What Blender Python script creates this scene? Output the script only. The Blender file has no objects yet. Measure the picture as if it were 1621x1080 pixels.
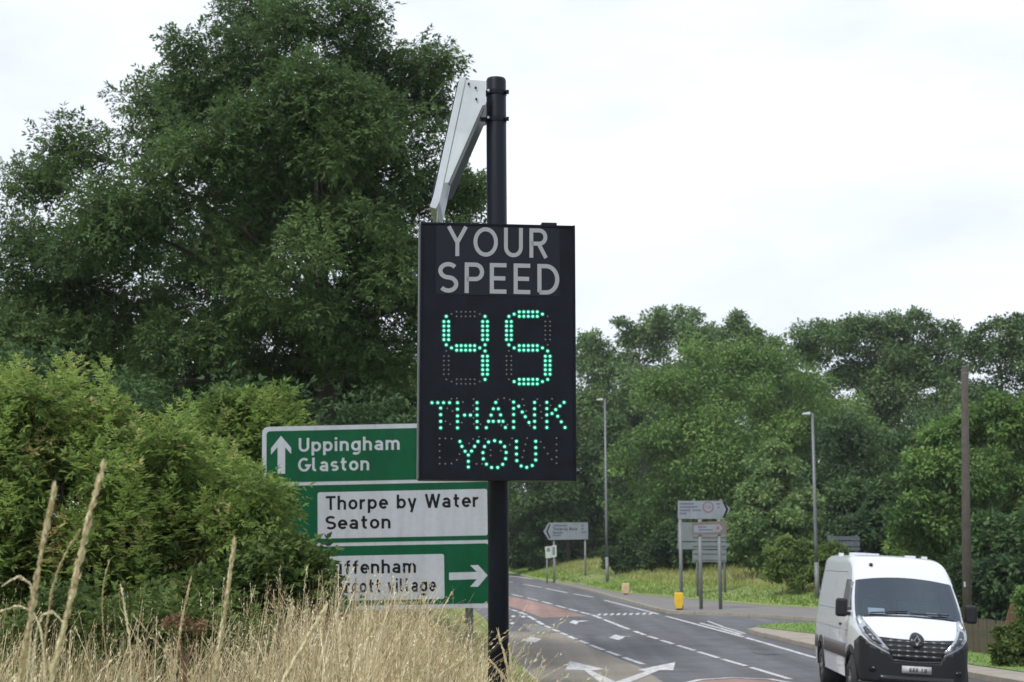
import bpy, bmesh, math
import numpy as np
from mathutils import Vector, Matrix
from mathutils.bvhtree import BVHTree

rng = np.random.default_rng(7)
S = bpy.context.scene
COL = S.collection
R = math.radians

# ------------------------------------------------------------------ camera
F = 2477.0                      # focal length in pixels of the 1621 px wide photograph
EYE = 2.5
PITCH = math.atan(345.0 / F)
cam = bpy.data.cameras.new('camera')
cam.sensor_width = 36.0
cam.lens = F / 1621.0 * 36.0
cam.clip_start = 0.1
cam.clip_end = 6000
cam.dof.use_dof = True
cam.dof.focus_distance = 8.4
cam.dof.aperture_fstop = 7.0
camo = bpy.data.objects.new('camera', cam)
COL.objects.link(camo)
camo.location = (0, 0, EYE)
camo.rotation_euler = (math.pi / 2 + PITCH, 0, 0)
S.camera = camo

# ------------------------------------------------------------------ world: hazy bright overcast
W = bpy.data.worlds.new('World')
S.world = W
W.use_nodes = True
nt = W.node_tree
nt.nodes.clear()
SUN_EL, SUN_AZ = R(55), R(-35)      # sun high, behind the camera and to its left
sky = nt.nodes.new('ShaderNodeTexSky')
sky.sky_type = 'NISHITA'
sky.sun_disc = False
sky.sun_elevation = SUN_EL
sky.sun_rotation = math.pi + R(35)
sky.dust_density = 3.0
tc = nt.nodes.new('ShaderNodeTexCoord')
mp = nt.nodes.new('ShaderNodeMapping')
mp.inputs['Scale'].default_value = (1.0, 1.0, 2.6)
no = nt.nodes.new('ShaderNodeTexNoise')
no.inputs['Scale'].default_value = 2.6
no.inputs['Detail'].default_value = 7
no.inputs['Roughness'].default_value = 0.55
cr = nt.nodes.new('ShaderNodeValToRGB')
cr.color_ramp.elements[0].position = 0.36
cr.color_ramp.elements[0].color = (0.66, 0.66, 0.66, 1)
cr.color_ramp.elements[1].position = 0.62
cr.color_ramp.elements[1].color = (1, 1, 1, 1)
mx = nt.nodes.new('ShaderNodeMix')
mx.data_type = 'RGBA'
mx.inputs['B'].default_value = (8.1, 8.5, 9.2, 1)
bg = nt.nodes.new('ShaderNodeBackground')
bg.inputs['Strength'].default_value = 0.1
wo = nt.nodes.new('ShaderNodeOutputWorld')
L_ = nt.links.new
L_(tc.outputs['Generated'], mp.inputs['Vector'])
L_(mp.outputs['Vector'], no.inputs['Vector'])
L_(no.outputs['Fac'], cr.inputs['Fac'])
L_(cr.outputs['Color'], mx.inputs['Factor'])
L_(sky.outputs['Color'], mx.inputs['A'])
L_(mx.outputs['Result'], bg.inputs['Color'])
L_(bg.outputs['Background'], wo.inputs['Surface'])

# ------------------------------------------------------------------ sun
sl = bpy.data.lights.new('sun', 'SUN')
sl.energy = 2.3
sl.angle = R(14)
sl.color = (1.0, 0.97, 0.92)
so = bpy.data.objects.new('sun', sl)
COL.objects.link(so)
sd = Vector((math.sin(SUN_AZ) * math.cos(SUN_EL), -math.cos(SUN_AZ) * math.cos(SUN_EL), math.sin(SUN_EL)))
so.rotation_euler = sd.to_track_quat('Z', 'Y').to_euler()
so.location = (0, -10, 40)

vs = S.view_settings
vs.view_transform = 'Standard'
vs.look = 'None'
vs.exposure = 0.45
vs.gamma = 1.0
vs.use_curve_mapping = False
S.cycles.max_bounces = 6
S.cycles.diffuse_bounces = 3
S.cycles.glossy_bounces = 3
S.cycles.transmission_bounces = 4
S.cycles.transparent_max_bounces = 8

# ------------------------------------------------------------------ photograph pixel -> place
FW = Vector((0, math.cos(PITCH), math.sin(PITCH)))
UP = Vector((0, -math.sin(PITCH), math.cos(PITCH)))
C0 = Vector((0, 0, EYE))


def ray(px, py):
    return FW + Vector((1, 0, 0)) * ((px - 810.5) / F) + UP * ((540 - py) / F)


def at(px, py, Y):
    d = ray(px, py)
    return C0 + d * (Y / d.y)


def zr(Y):                          # the road climbs gently beyond 40 m
    return 0.0 if Y < 40 else 0.012 * (min(Y, 300) - 40)


def gp(px, py):                     # where the ray meets the road surface
    d = ray(px, py)
    k = d.z / d.y
    Y = EYE / -k if k < 0 else 1e9
    if Y > 40:
        Y = (EYE + 0.48) / (0.012 - k)
    return at(px, py, Y)


# ------------------------------------------------------------------ materials
MATS = {}


def mat(name, base, rough=0.6, metal=0.0, spec=0.5, emit=None, estr=0.0, var=0.0, scale=8.0, bump=0.0, base2=None, coat=0.0):
    if name in MATS:
        return MATS[name]
    m = bpy.data.materials.new(name)
    m.use_nodes = True
    n = m.node_tree
    b = n.nodes['Principled BSDF']
    b.inputs['Base Color'].default_value = (*base, 1)
    b.inputs['Roughness'].default_value = rough
    b.inputs['Metallic'].default_value = metal
    b.inputs['Specular IOR Level'].default_value = spec
    b.inputs['Coat Weight'].default_value = coat
    if emit:
        b.inputs['Emission Color'].default_value = (*emit, 1)
        b.inputs['Emission Strength'].default_value = estr
    if var or base2:
        t = n.nodes.new('ShaderNodeTexCoord')
        z = n.nodes.new('ShaderNodeTexNoise')
        z.inputs['Scale'].default_value = scale
        z.inputs['Detail'].default_value = 6
        z.inputs['Roughness'].default_value = 0.65
        r = n.nodes.new('ShaderNodeValToRGB')
        r.color_ramp.elements[0].position = 0.32
        r.color_ramp.elements[1].position = 0.68
        c2 = base2 or tuple(c * (1 + var) for c in base)
        c1 = base if base2 else tuple(c * (1 - var) for c in base)
        r.color_ramp.elements[0].color = (*c1, 1)
        r.color_ramp.elements[1].color = (*c2, 1)
        n.links.new(t.outputs['Object'], z.inputs['Vector'])
        n.links.new(z.outputs['Fac'], r.inputs['Fac'])
        n.links.new(r.outputs['Color'], b.inputs['Base Color'])
        if bump:
            bp = n.nodes.new('ShaderNodeBump')
            bp.inputs['Strength'].default_value = bump
            bp.inputs['Distance'].default_value = 0.02
            n.links.new(z.outputs['Fac'], bp.inputs['Height'])
            n.links.new(bp.outputs['Normal'], b.inputs['Normal'])
    MATS[name] = m
    return m


def leaf_mat(name, dark, light, tip=None, trans=0.3, rough=0.55):
    m = bpy.data.materials.new(name)
    m.use_nodes = True
    n = m.node_tree
    b = n.nodes['Principled BSDF']
    o = n.nodes['Material Output']
    b.inputs['Roughness'].default_value = rough
    b.inputs['Specular IOR Level'].default_value = 0.14
    a = n.nodes.new('ShaderNodeAttribute')
    a.attribute_name = 'tint'
    r = n.nodes.new('ShaderNodeValToRGB')
    e = r.color_ramp.elements
    e[0].position = 0.0
    e[0].color = (*dark, 1)
    e[1].position = 0.8
    e[1].color = (*light, 1)
    if tip:
        x = e.new(1.0)
        x.color = (*tip, 1)
    n.links.new(a.outputs['Fac'], r.inputs['Fac'])
    n.links.new(r.outputs['Color'], b.inputs['Base Color'])
    t = n.nodes.new('ShaderNodeBsdfTranslucent')
    n.links.new(r.outputs['Color'], t.inputs['Color'])
    x = n.nodes.new('ShaderNodeMixShader')
    x.inputs['Fac'].default_value = trans
    n.links.new(b.outputs['BSDF'], x.inputs[1])
    n.links.new(t.outputs['BSDF'], x.inputs[2])
    n.links.new(x.outputs['Shader'], o.inputs['Surface'])
    MATS[name] = m
    return m


# ------------------------------------------------------------------ object helpers
def tag(o, label=None, cat=None, group=None, kind=None):
    if label:
        o['label'] = label
    if cat:
        o['category'] = cat
    if group:
        o['group'] = group
    if kind:
        o['kind'] = kind
    return o


def link(name, me, parent=None, m=None, smooth=False):
    if m is not None:
        me.materials.clear()
        me.materials.append(m)
    if smooth:
        me.polygons.foreach_set('use_smooth', np.ones(len(me.polygons), dtype=bool))
    o = bpy.data.objects.new(name, me)
    COL.objects.link(o)
    if parent is not None:
        o.parent = parent
    return o


def thing(name, loc, label, cat, group=None, rot=(0, 0, 0)):
    o = bpy.data.objects.new(name, None)
    COL.objects.link(o)
    o.empty_display_size = 0.2
    o.location = loc
    o.rotation_euler = rot
    return tag(o, label, cat, group)


class MB:
    """collects shapes and links them as one mesh object"""

    def __init__(self):
        self.v = []
        self.f = []

    def add(self, vs_, fs_):
        k = len(self.v)
        self.v += [tuple(p) for p in vs_]
        self.f += [tuple(i + k for i in q) for q in fs_]
        return self

    def box(self, c, s, rotz=0.0, rot=None):
        hx, hy, hz = s[0] / 2, s[1] / 2, s[2] / 2
        P = [Vector((x, y, z)) for x in (-hx, hx) for y in (-hy, hy) for z in (-hz, hz)]
        M = rot if rot is not None else Matrix.Rotation(rotz, 3, 'Z')
        P = [M @ p + Vector(c) for p in P]
        return self.add(P, [(0, 1, 3, 2), (4, 6, 7, 5), (0, 4, 5, 1), (2, 3, 7, 6), (0, 2, 6, 4), (1, 5, 7, 3)])

    def tube(self, pts, rad, n=8, cap=True):
        pts = [Vector(p) for p in pts]
        if not hasattr(rad, '__len__'):
            rad = [rad] * len(pts)
        vv, ff = [], []
        for i, p in enumerate(pts):
            t = (pts[min(i + 1, len(pts) - 1)] - pts[max(i - 1, 0)]).normalized()
            a = Vector((0, 1, 0)) if abs(t.y) < 0.9 else Vector((1, 0, 0))
            x = t.cross(a).normalized()
            y = t.cross(x)
            for k in range(n):
                q = 2 * math.pi * k / n
                vv.append(p + (x * math.cos(q) + y * math.sin(q)) * rad[i])
        for i in range(len(pts) - 1):
            for k in range(n):
                ff.append((i * n + k, i * n + (k + 1) % n, (i + 1) * n + (k + 1) % n, (i + 1) * n + k))
        if cap:
            ff.append(tuple(reversed(range(n))))
            ff.append(tuple((len(pts) - 1) * n + k for k in range(n)))
        return self.add(vv, ff)

    def prism(self, poly, y0, y1):
        """polygon in x,z extruded along y"""
        n = len(poly)
        vv = [(x, y0, z) for x, z in poly] + [(x, y1, z) for x, z in poly]
        ff = [tuple(range(n)), tuple(reversed(range(n, 2 * n)))]
        ff += [(i, i + n, (i + 1) % n + n, (i + 1) % n) for i in range(n)]
        return self.add(vv, ff)

    def mesh(self, name='m'):
        me = bpy.data.meshes.new(name)
        me.from_pydata(self.v, [], self.f)
        bm = bmesh.new()
        bm.from_mesh(me)
        bmesh.ops.recalc_face_normals(bm, faces=bm.faces)
        bm.to_mesh(me)
        bm.free()
        return me

    def build(self, name, m, parent=None, smooth=False, bevel=0.0):
        o = link(name, self.mesh(name), parent, m, smooth)
        if bevel:
            b = o.modifiers.new('b', 'BEVEL')
            b.width = bevel
            b.segments = 2
            b.limit_method = 'ANGLE'
        return o


def rrect(x0, z0, x1, z1, r, n=5):
    out = []
    for cx, cz, a in ((x1 - r, z1 - r, 0), (x0 + r, z1 - r, 90), (x0 + r, z0 + r, 180), (x1 - r, z0 + r, 270)):
        for k in range(n + 1):
            q = R(a + 90 * k / n)
            out.append((cx + r * math.cos(q), cz + r * math.sin(q)))
    return out


# ---- road sign alphabet: centre lines of the strokes, cap height 1
def arc(cx, cy, rx, ry, a0, a1, n=14):
    return [(cx + rx * math.cos(R(a0 + (a1 - a0) * k / n)), cy + ry * math.sin(R(a0 + (a1 - a0) * k / n))) for k in range(n + 1)]


def glyphs(w):
    c = w / 2
    X = 0.72
    t = X - c
    m = X / 2
    ry = t - m
    rx = 0.225
    o = c + rx
    K = 1 - c
    arch = lambda x0, x1: [(x0, 0.40)] + arc((x0 + x1) / 2, t - 0.20, (x1 - x0) / 2, 0.20, 180, 0, 10) + [(x1, 0)]
    scurve = lambda x0, x1, lo, hi: arc((x0 + x1) / 2, hi - (hi - lo) / 4, (x1 - x0) / 2, (hi - lo) / 4, 35, 255, 14) + arc((x0 + x1) / 2, lo + (hi - lo) / 4, (x1 - x0) / 2, (hi - lo) / 4, 75, -145, 14)
    bowl = lambda: arc(o, m, rx, ry, 0, 360, 22)
    g = {
        'o': ([bowl()], .62), 'a': ([arc(.285, t - .19, .195, .19, 150, 0, 10) + [(.48, 0)], arc(.285, .225, .195, .225 - c, 20, 340, 20)], .60),
        'b': ([[(c, 0), (c, 1)], bowl()], .62), 'p': ([[(c, -.28), (c, X)], bowl()], .62), 'c': ([arc(o, m, rx, ry, 48, 312, 18)], .53),
        'd': ([[(2 * o - c, 0), (2 * o - c, 1)], bowl()], .64), 'e': ([[(c, m), (2 * o - c, m)] + arc(o, m, rx, ry, 4, 318, 20)], .60),
        'f': ([arc(.38, K - .14, .16, .14, 80, 180, 8) + [(.22, 0)], [(.04, t), (.42, t)]], .43), 'g': ([bowl(), [(2 * o - c, X), (2 * o - c, -.06)] + arc(o, -.05, rx, .16, 0, -140, 10)], .64),
        'h': ([[(c, 0), (c, 1)], arch(c, .49)], .60), 'n': ([[(c, 0), (c, X)], arch(c, .49)], .60), 'm': ([[(c, 0), (c, X)], arch(c, .45), arch(.45, .82)], .92),
        'i': ([[(c, 0), (c, X)], [(c, .84), (c, 1)]], .20), 'l': ([[(c, 1), (c, .24)] + arc(c + .16, .24, .16, .24 - c, 180, 275, 7)], .36), 'r': ([[(c, 0), (c, X)], [(c, .38)] + arc(c + .26, t - .22, .26, .22, 170, 82, 8)], .42),
        's': ([scurve(c, .44, c, t)], .50), 't': ([[(.20, .94), (.20, .24)] + arc(.36, .24, .16, .24 - c, 180, 280, 7), [(.04, t), (.42, t)]], .46),
        'u': ([[(c, X), (c, .30)] + arc((c + .49) / 2, .20 + c, (.49 - c) / 2, .20, 180, 360, 10) + [(.49, X)], [(.49, .3), (.49, 0)]], .60), 'v': ([[(.06, X), (.27, 0)], [(.48, X), (.27, 0)]], .54),
        'y': ([[(.06, X), (.28, .02)], [(.50, X), (.22, -.28)]], .56), 'T': ([[(0, K), (.66, K)], [(.33, 1), (.33, 0)]], .66),
        'U': ([[(c, 1), (c, .34)] + arc(.34, .34, .34 - c, .34 - c, 180, 360, 14) + [(.68 - c, 1)]], .70), 'G': ([arc(.40, .5, .40 - c, .5 - c, 50, 335, 24) + [(.76, .44), (.46, .44)]], .80),
        'S': ([scurve(c, .60, c, K)], .66), 'L': ([[(c, 1), (c, c), (.55, c)]], .57), 'M': ([[(c, 0), (c, 1)], [(c + .02, 1), (.43, .28)], [(.84 - c, 1), (.43, .28)], [(.86 - c, 0), (.86 - c, 1)]], .88),
        'W': ([[(.06, 1), (.28, 0)], [(.28, 0), (.50, 1)], [(.50, 1), (.72, 0)], [(.72, 0), (.94, 1)]], 1.0), 'Y': ([[(.05, 1), (.36, .46), (.36, 0)], [(.67, 1), (.36, .46)]], .72), 'O': ([arc(.44, .5, .44 - c, .5 - c, 0, 360, 30)], .88),
        'R': ([[(c, 0), (c, K)] + [(.34, K)] + arc(.36, K - .225, .22, .225, 90, -90, 12) + [(c, K - .45)], [(.33, K - .45), (.60, 0)]], .64), 'P': ([[(c, 0), (c, K), (.34, K)] + arc(.36, K - .235, .22, .235, 90, -90, 12) + [(c, K - .47)]], .62),
        'E': ([[(c, 0), (c, 1)], [(c, K), (.56, K)], [(c, .5), (.52, .5)], [(c, c), (.56, c)]], .58), 'D': ([[(c, c), (c, K), (.28, K)] + arc(.30, .5, .37, .5 - c, 90, -90, 18) + [(c, c)]], .72),
        'H': ([[(c, 0), (c, 1)], [(.66 - c, 0), (.66 - c, 1)], [(c, .5), (.66 - c, .5)]], .66),
        '7': ([[(0, K), (.52, K), (.2, 0)]], .54), '5': ([[(.5, K), (.12, K), (.1, .58)] + arc(.27, .34, .24, .25, 120, -140, 14)], .56), '.': ([[(c, 0), (c, .17)]], .2), ' ': ([], .34)}
    return g


def lettering(s, box, y, m, parent, w=0.165, gap=0.13, name='lettering', label=None, depth=0.0015):
    """a word in stroked road-sign capitals and small letters; box = (x0, baseline, x1, cap line)"""
    G = glyphs(w)
    strokes, x = [], 0.0
    word = 0
    for ch in s:
        word += ch == ' '
        st, adv = G[ch]
        for p in st:
            strokes.append(([(a + x, b) for a, b in p], word))
        x += adv + gap
    lo = min(a for p, _ in strokes for a, b in p) - w / 2
    hi = max(a for p, _ in strokes for a, b in p) + w / 2
    x0, z0, x1, z1 = box
    sx, sz = (x1 - x0) / (hi - lo), z1 - z0
    for wd in range(word + 1):
        vv_, ff2 = [], []
        for n_s, p in enumerate([q for q, k in strokes if k == wd]):
            p = [Vector(q) for i_, q in enumerate(p) if i_ == 0 or (Vector(q) - Vector(p[i_ - 1])).length > 1e-3]
            k0 = len(vv_)
            yy = y - depth - 0.00006 * (n_s % 7)
            for i, q in enumerate(p):
                a = (q - p[i - 1]).normalized() if i else None
                b = (p[i + 1] - q).normalized() if i < len(p) - 1 else None
                a = a or b
                b = b or a
                t = (a + b)
                t = t.normalized() if t.length > 1e-4 else a
                nn = Vector((-t.y, t.x))
                f = (w / 2) / max(0.5, abs(nn.dot(Vector((-a.y, a.x)))))
                for sg in (1, -1):
                    e = q + nn * f * sg
                    for dy in (yy, y):
                        vv_.append(((e.x - lo) * sx + x0, dy, e.y * sz + z0))
            for i in range(len(p) - 1):
                q = k0 + 4 * i
                ff2 += [(q, q + 2, q + 6, q + 4), (q, q + 4, q + 5, q + 1), (q + 2, q + 3, q + 7, q + 6)]
        me = bpy.data.meshes.new(name)
        me.from_pydata(vv_, [], ff2)
        o = link(name, me, parent, m)
    return o


class Face:
    """front plane of an upright thing; px() turns photo pixels into its local x,z"""

    def __init__(self, px, py, Y, yaw=0.0, roll=0.0):
        self.o = at(px, py, Y)
        M = Matrix.Rotation(yaw, 3, 'Z') @ Matrix.Rotation(-roll, 3, 'Y')
        self.M = M
        self.x, self.n, self.z = M @ Vector((1, 0, 0)), M @ Vector((0, 1, 0)), M @ Vector((0, 0, 1))
        self.rot = M.to_euler()

    def px(self, px, py):
        d = ray(px, py)
        t = (self.o - C0).dot(self.n) / d.dot(self.n)
        q = C0 + d * t - self.o
        return q.dot(self.x), q.dot(self.z)

    def box(self, x0, y0, x1, y1):
        a = self.px(x0, y1)
        b = self.px(x1, y0)
        return a[0], a[1], b[0], b[1]

    def poly(self, pts):
        return [self.px(*p) for p in pts]


# ------------------------------------------------------------------ fast meshes from numpy
def np_mesh(name, V, Q, tint=None):
    me = bpy.data.meshes.new(name)
    nv, nq, k = len(V), len(Q), Q.shape[1]
    me.vertices.add(nv)
    me.vertices.foreach_set('co', np.ascontiguousarray(V, dtype=np.float32).ravel())
    me.loops.add(nq * k)
    me.loops.foreach_set('vertex_index', np.ascontiguousarray(Q, dtype=np.int32).ravel())
    me.polygons.add(nq)
    me.polygons.foreach_set('loop_start', np.arange(0, nq * k, k, dtype=np.int32))
    me.polygons.foreach_set('loop_total', np.full(nq, k, dtype=np.int32))
    if tint is not None:
        a = me.attributes.new('tint', 'FLOAT', 'POINT')
        a.data.foreach_set('value', np.clip(tint, 0, 1).astype(np.float32))
    me.update()
    me.validate()
    return me


def unit(a):
    return a / (np.linalg.norm(a, axis=-1, keepdims=True) + 1e-9)


def rand_dir(n):
    return unit(rng.normal(size=(n, 3)))


def leaflets(P, D, U, L, Wd, tint):
    """one folded rhombus per row: base P, direction D, up U, length L, width Wd"""
    n = len(P)
    Sd = unit(np.cross(D, U))
    Nn = np.cross(Sd, D)
    mid = P + D * (L * 0.45)[:, None]
    V = np.empty((n, 4, 3))
    V[:, 0] = P
    V[:, 1] = mid + Sd * (Wd / 2)[:, None] + Nn * (Wd * 0.12)[:, None]
    V[:, 2] = P + D * L[:, None] - Nn * (L * 0.12)[:, None]
    V[:, 3] = mid - Sd * (Wd / 2)[:, None] + Nn * (Wd * 0.12)[:, None]
    Q = np.arange(n * 4).reshape(n, 4)
    return V.reshape(-1, 3), Q, np.repeat(tint, 4)


def spray_leaves(P, D, U, L, pairs, tint, lw=0.36, ll=0.42, jit=0.25):
    """pinnate sprays: pairs of leaflets along a midrib plus one at its end"""
    n = len(P)
    Sd = unit(np.cross(D, U))
    out_p, out_d, out_u, out_l, out_t = [], [], [], [], []
    for j in range(pairs):
        t = 0.25 + 0.65 * j / max(pairs - 1, 1)
        for s in (-1, 1):
            out_p.append(P + D * (L * t)[:, None] - np.array([0, 0, 0.12]) * (L * t * t)[:, None])
            out_d.append(unit(D * 0.75 + s * Sd * 0.8 + rng.normal(size=(n, 3)) * jit))
            out_u.append(unit(U + rng.normal(size=(n, 3)) * jit * 1.4))
            out_l.append(L * ll * (1.0 - 0.25 * abs(t - 0.55)) * rng.uniform(0.8, 1.15, n))
            out_t.append(tint + rng.normal(size=n) * 0.05)
    out_p.append(P + D * (L * 0.92)[:, None] - np.array([0, 0, 0.12]) * L[:, None])
    out_d.append(unit(D + rng.normal(size=(n, 3)) * jit))
    out_u.append(U)
    out_l.append(L * ll)
    out_t.append(tint)
    P2, D2, U2 = np.concatenate(out_p), np.concatenate(out_d), np.concatenate(out_u)
    L2, T2 = np.concatenate(out_l), np.concatenate(out_t)
    return leaflets(P2, D2, U2, L2, L2 * lw, T2)


def crown_mesh(name, lobes, subs, per, size, pairs, sub_r=(0.28, 0.46), squash=0.8, up_bias=0.25, droop=0.15, fill=0.5, lw=0.36, ll=0.42, rough=0.05, aspect=0.5, tint_spread=0.16, tint0=0.5):
    """foliage for a list of lobes (centre, radius); returns mesh and the clump centres"""
    cs, rs, ts = [], [], []
    for c, r in lobes:
        d = rand_dir(subs)
        d[:, 2] += up_bias
        d = unit(d)
        rad = r * rng.uniform(fill, 1.02, subs)
        q = np.array(c) + d * rad[:, None] * np.array([1, 1, squash])
        cs.append(q)
        rs.append(r * rng.uniform(*sub_r, subs))
        ts.append(np.full(subs, tint0 + rng.normal() * tint_spread * 0.6) + rng.normal(size=subs) * tint_spread)
    cs, rs, ts = np.concatenate(cs), np.concatenate(rs), np.concatenate(ts)
    n = len(cs)
    k = np.maximum((per * (rs / rs.mean()) ** 2).astype(int), 4)
    idx = np.repeat(np.arange(n), k)
    m = len(idx)
    d = rand_dir(m)
    P = cs[idx] + d * (rs[idx] * rng.uniform(0, 1, m) ** 0.45)[:, None] * np.array([1, 1, 0.72])
    D = unit(d * 0.8 + rng.normal(size=(m, 3)) * 0.55 + np.array([0, 0, -droop]))
    U = unit(np.array([0, 0, 1.0]) + d * 0.5 + rng.normal(size=(m, 3)) * 0.45)
    Ls = size * rng.uniform(0.7, 1.3, m)
    T = ts[idx] + rng.normal(size=m) * 0.09
    if pairs:
        V, Q, T = spray_leaves(P, D, U, Ls, pairs, T, lw, ll)
    else:
        V, Q, T = leaflets(P, D, U, Ls, Ls * aspect * rng.uniform(0.7, 1.2, m), T)
    return np_mesh(name, V, Q, T), cs


def shoot_mesh(shoots, size):
    """upright leafy shoots: (x, y, z of the foot, height)"""
    P, D, U, L, T = [], [], [], [], []
    for x, y, z, h in shoots:
        lean = rng.normal(size=2) * 0.18
        k = 13
        tt = 0.55 + rng.normal() * 0.14
        for i in range(k):
            f = (i + 0.5) / k
            a = i * 2.4 + rng.uniform(0, 0.8)
            rd = np.array([math.cos(a), math.sin(a), 0.0])
            P.append((x + lean[0] * h * f, y + lean[1] * h * f, z + h * f))
            D.append(rd * (1.0 - 0.5 * f) + np.array([0, 0, 0.35 + 0.7 * f]))
            U.append(np.array([0, 0, 1.0]) - rd * 0.6)
            L.append(size * (1.25 - 0.65 * f) * rng.uniform(0.8, 1.2))
            T.append(tt + 0.18 * f)
    return spray_leaves(np.array(P), unit(np.array(D)), unit(np.array(U)), np.array(L), 3, np.array(T), 0.42, 0.42, 0.18)


def branch_mesh(base, height, lobes, clumps, r0, twig=0.35, lean=(0, 0)):
    """tapered trunk, a limb to every lobe, thin branches to some clumps"""
    b = MB()
    base = Vector(base)
    top = base + Vector((lean[0], lean[1], height))
    tr = []
    for i in range(9):
        t = i / 8
        p = base.lerp(top, t) + Vector((math.sin(t * 5) * 0.12, math.cos(t * 4) * 0.12, 0)) * t * height * 0.12
        tr.append(p)
    rad = [r0 * (1.35 if i == 0 else 1.0) * (1 - 0.85 * (i / 8) ** 0.9) for i in range(9)]
    b.tube([base - Vector((0, 0, 0.3))] + tr, [rad[0] * 1.1] + rad, 9)
    ends = []
    for c, r in lobes:
        c = Vector(c)
        k = min(7, max(1, int(8 * (c.z - base.z - 0.30 * r - 0.22 * (c.xy - base.xy).length * 1.4) / max(height, 0.1))))
        s = tr[k]
        m1 = s.lerp(c, 0.35) + Vector((0, 0, 0.05 * height))
        m2 = s.lerp(c, 0.7) + Vector(rng.normal(size=3)) * 0.06 * r + Vector((0, 0, 0.04 * height))
        q = rad[k] * 0.42
        b.tube([s, m1, m2, c], [q, q * 0.72, q * 0.45, q * 0.2], 6, False)
        ends.append((m2, c, q * 0.3))
    for c in clumps:
        if rng.random() > twig:
            continue
        c = Vector(c)
        e = min(ends, key=lambda w: (w[1] - c).length)
        s = e[0].lerp(e[1], 0.6)
        b.tube([s, s.lerp(c, 0.55) + Vector(rng.normal(size=3)) * 0.1, c], [e[2], e[2] * 0.55, e[2] * 0.18], 4, False)
    return b.mesh('trunk')


def tree(name, base, label, lobes, lm, subs=20, per=40, size=0.3, pairs=2, height=None, r0=0.3, cat='tree', group=None, twig=0.35, shoots=None, **kw):
    """lobes in world coordinates"""
    base = Vector(base)
    t = thing(name, base, label, cat, group)
    lo = [(tuple(Vector(c) - base), r) for c, r in lobes]
    me, cs = crown_mesh('crown', lo, subs, per, size, pairs, **kw)
    top = max(c[2] + r * 0.4 for c, r in lo)
    if shoots:
        v, q, tt = shoot_mesh([(x - base.x, y - base.y, z - base.z, h) for x, y, z, h in shoots], size)
        link('shoots', np_mesh('shoots', v, q, tt), t, lm)['kind'] = 'stuff'
    tm = branch_mesh((0, 0, 0), height or top * 0.85, lo, cs, r0, twig)
    link('trunk', tm, t, MATS['bark'], True)
    link('crown', me, t, lm)
    return t


def copy_tree(src, loc, rz, sc, label, lm=None, group=None):
    c = src.copy()
    COL.objects.link(c)
    c.location = loc
    c.rotation_euler = (0, 0, rz)
    c.scale = sc
    c['label'] = label
    if group:
        c['group'] = group
    for ch in src.children:
        d = ch.copy()
        COL.objects.link(d)
        d.parent = c
        if lm is not None and ch.name.startswith('crown'):
            d.material_slots[0].link = 'OBJECT'
            d.material_slots[0].material = lm
    return c


#==MATERIALS==
mat('bark', (0.055, 0.05, 0.04), 0.9, var=0.35, scale=6, bump=0.4)
mat('asphalt', (0.070, 0.074, 0.082), 0.85, spec=0.3, base2=(0.112, 0.116, 0.124), scale=0.9)
mat('paving', (0.12, 0.118, 0.115), 0.9, base2=(0.165, 0.16, 0.15), scale=1.2)
mat('kerb_concrete', (0.20, 0.18, 0.15), 0.9, base2=(0.29, 0.26, 0.215), scale=2.2)
mat('paint_white', (0.19, 0.195, 0.2), 0.75, base2=(0.62, 0.63, 0.64), scale=4.5)
mat('paint_worn', (0.32, 0.33, 0.34), 0.75, base2=(0.5, 0.51, 0.52), scale=3)
mat('buff_surface', (0.15, 0.135, 0.112), 0.9, base2=(0.215, 0.195, 0.16), scale=0.35)
mat('red_surface', (0.19, 0.115, 0.10), 0.9, base2=(0.27, 0.175, 0.15), scale=1.5)
mat('soil', (0.10, 0.085, 0.05), 0.95, base2=(0.16, 0.14, 0.075), scale=1.5)
mat('verge', (0.11, 0.17, 0.038), 0.95, base2=(0.20, 0.22, 0.08), scale=0.22)
mat('lawn', (0.09, 0.17, 0.03), 0.95, base2=(0.14, 0.21, 0.05), scale=1.2)
mat('black_paint', (0.007, 0.009, 0.016), 0.42, spec=0.16)
mat('black_panel', (0.0055, 0.007, 0.012), 0.42, spec=0.12, var=0.35, scale=9)
mat('dark_sheet', (0.009, 0.012, 0.019), 0.42, spec=0.15)
mat('sign_grey', (0.235, 0.245, 0.27), 0.55, var=0.06, scale=6)
mat('galvanised', (0.12, 0.13, 0.14), 0.5, metal=0.35, var=0.12, scale=5)
mat('white_metal', (0.46, 0.50, 0.55), 0.45, metal=0.1, var=0.06, scale=6)
mat('panel_cells', (0.02, 0.025, 0.05), 0.15, spec=0.6)
mat('led_lit', (0.2, 0.6, 0.45), 0.4, emit=(0.15, 0.92, 0.53), estr=1.0)
mat('led_halo', (0.0, 0.06, 0.045), 0.5, emit=(0.0, 0.22, 0.135), estr=0.65)  # halo of the lit dots, made as a faintly glowing ring
mat('led_off', (0.11, 0.11, 0.115), 0.4)
mat('sign_green', (0.003, 0.060, 0.026), 0.5, spec=0.12, var=0.13, scale=2.2)
mat('sign_white', (0.33, 0.35, 0.385), 0.5, spec=0.2, var=0.04, scale=2.5)
mat('sign_black', (0.008, 0.008, 0.011), 0.5, spec=0.1)
mat('sign_white_shaded', (0.20, 0.225, 0.255), 0.55, spec=0.2, var=0.08, scale=2)  # sign white with the shade on the far signs put into its colour
mat('sign_back', (0.14, 0.165, 0.17), 0.6, var=0.12, scale=2)
mat('post_grey', (0.15, 0.16, 0.165), 0.6, metal=0.2, var=0.15, scale=3)
mat('sign_brown', (0.13, 0.105, 0.09), 0.6)
mat('sign_red', (0.17, 0.07, 0.085), 0.5)
mat('faint_print', (0.075, 0.09, 0.13), 0.6)
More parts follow.
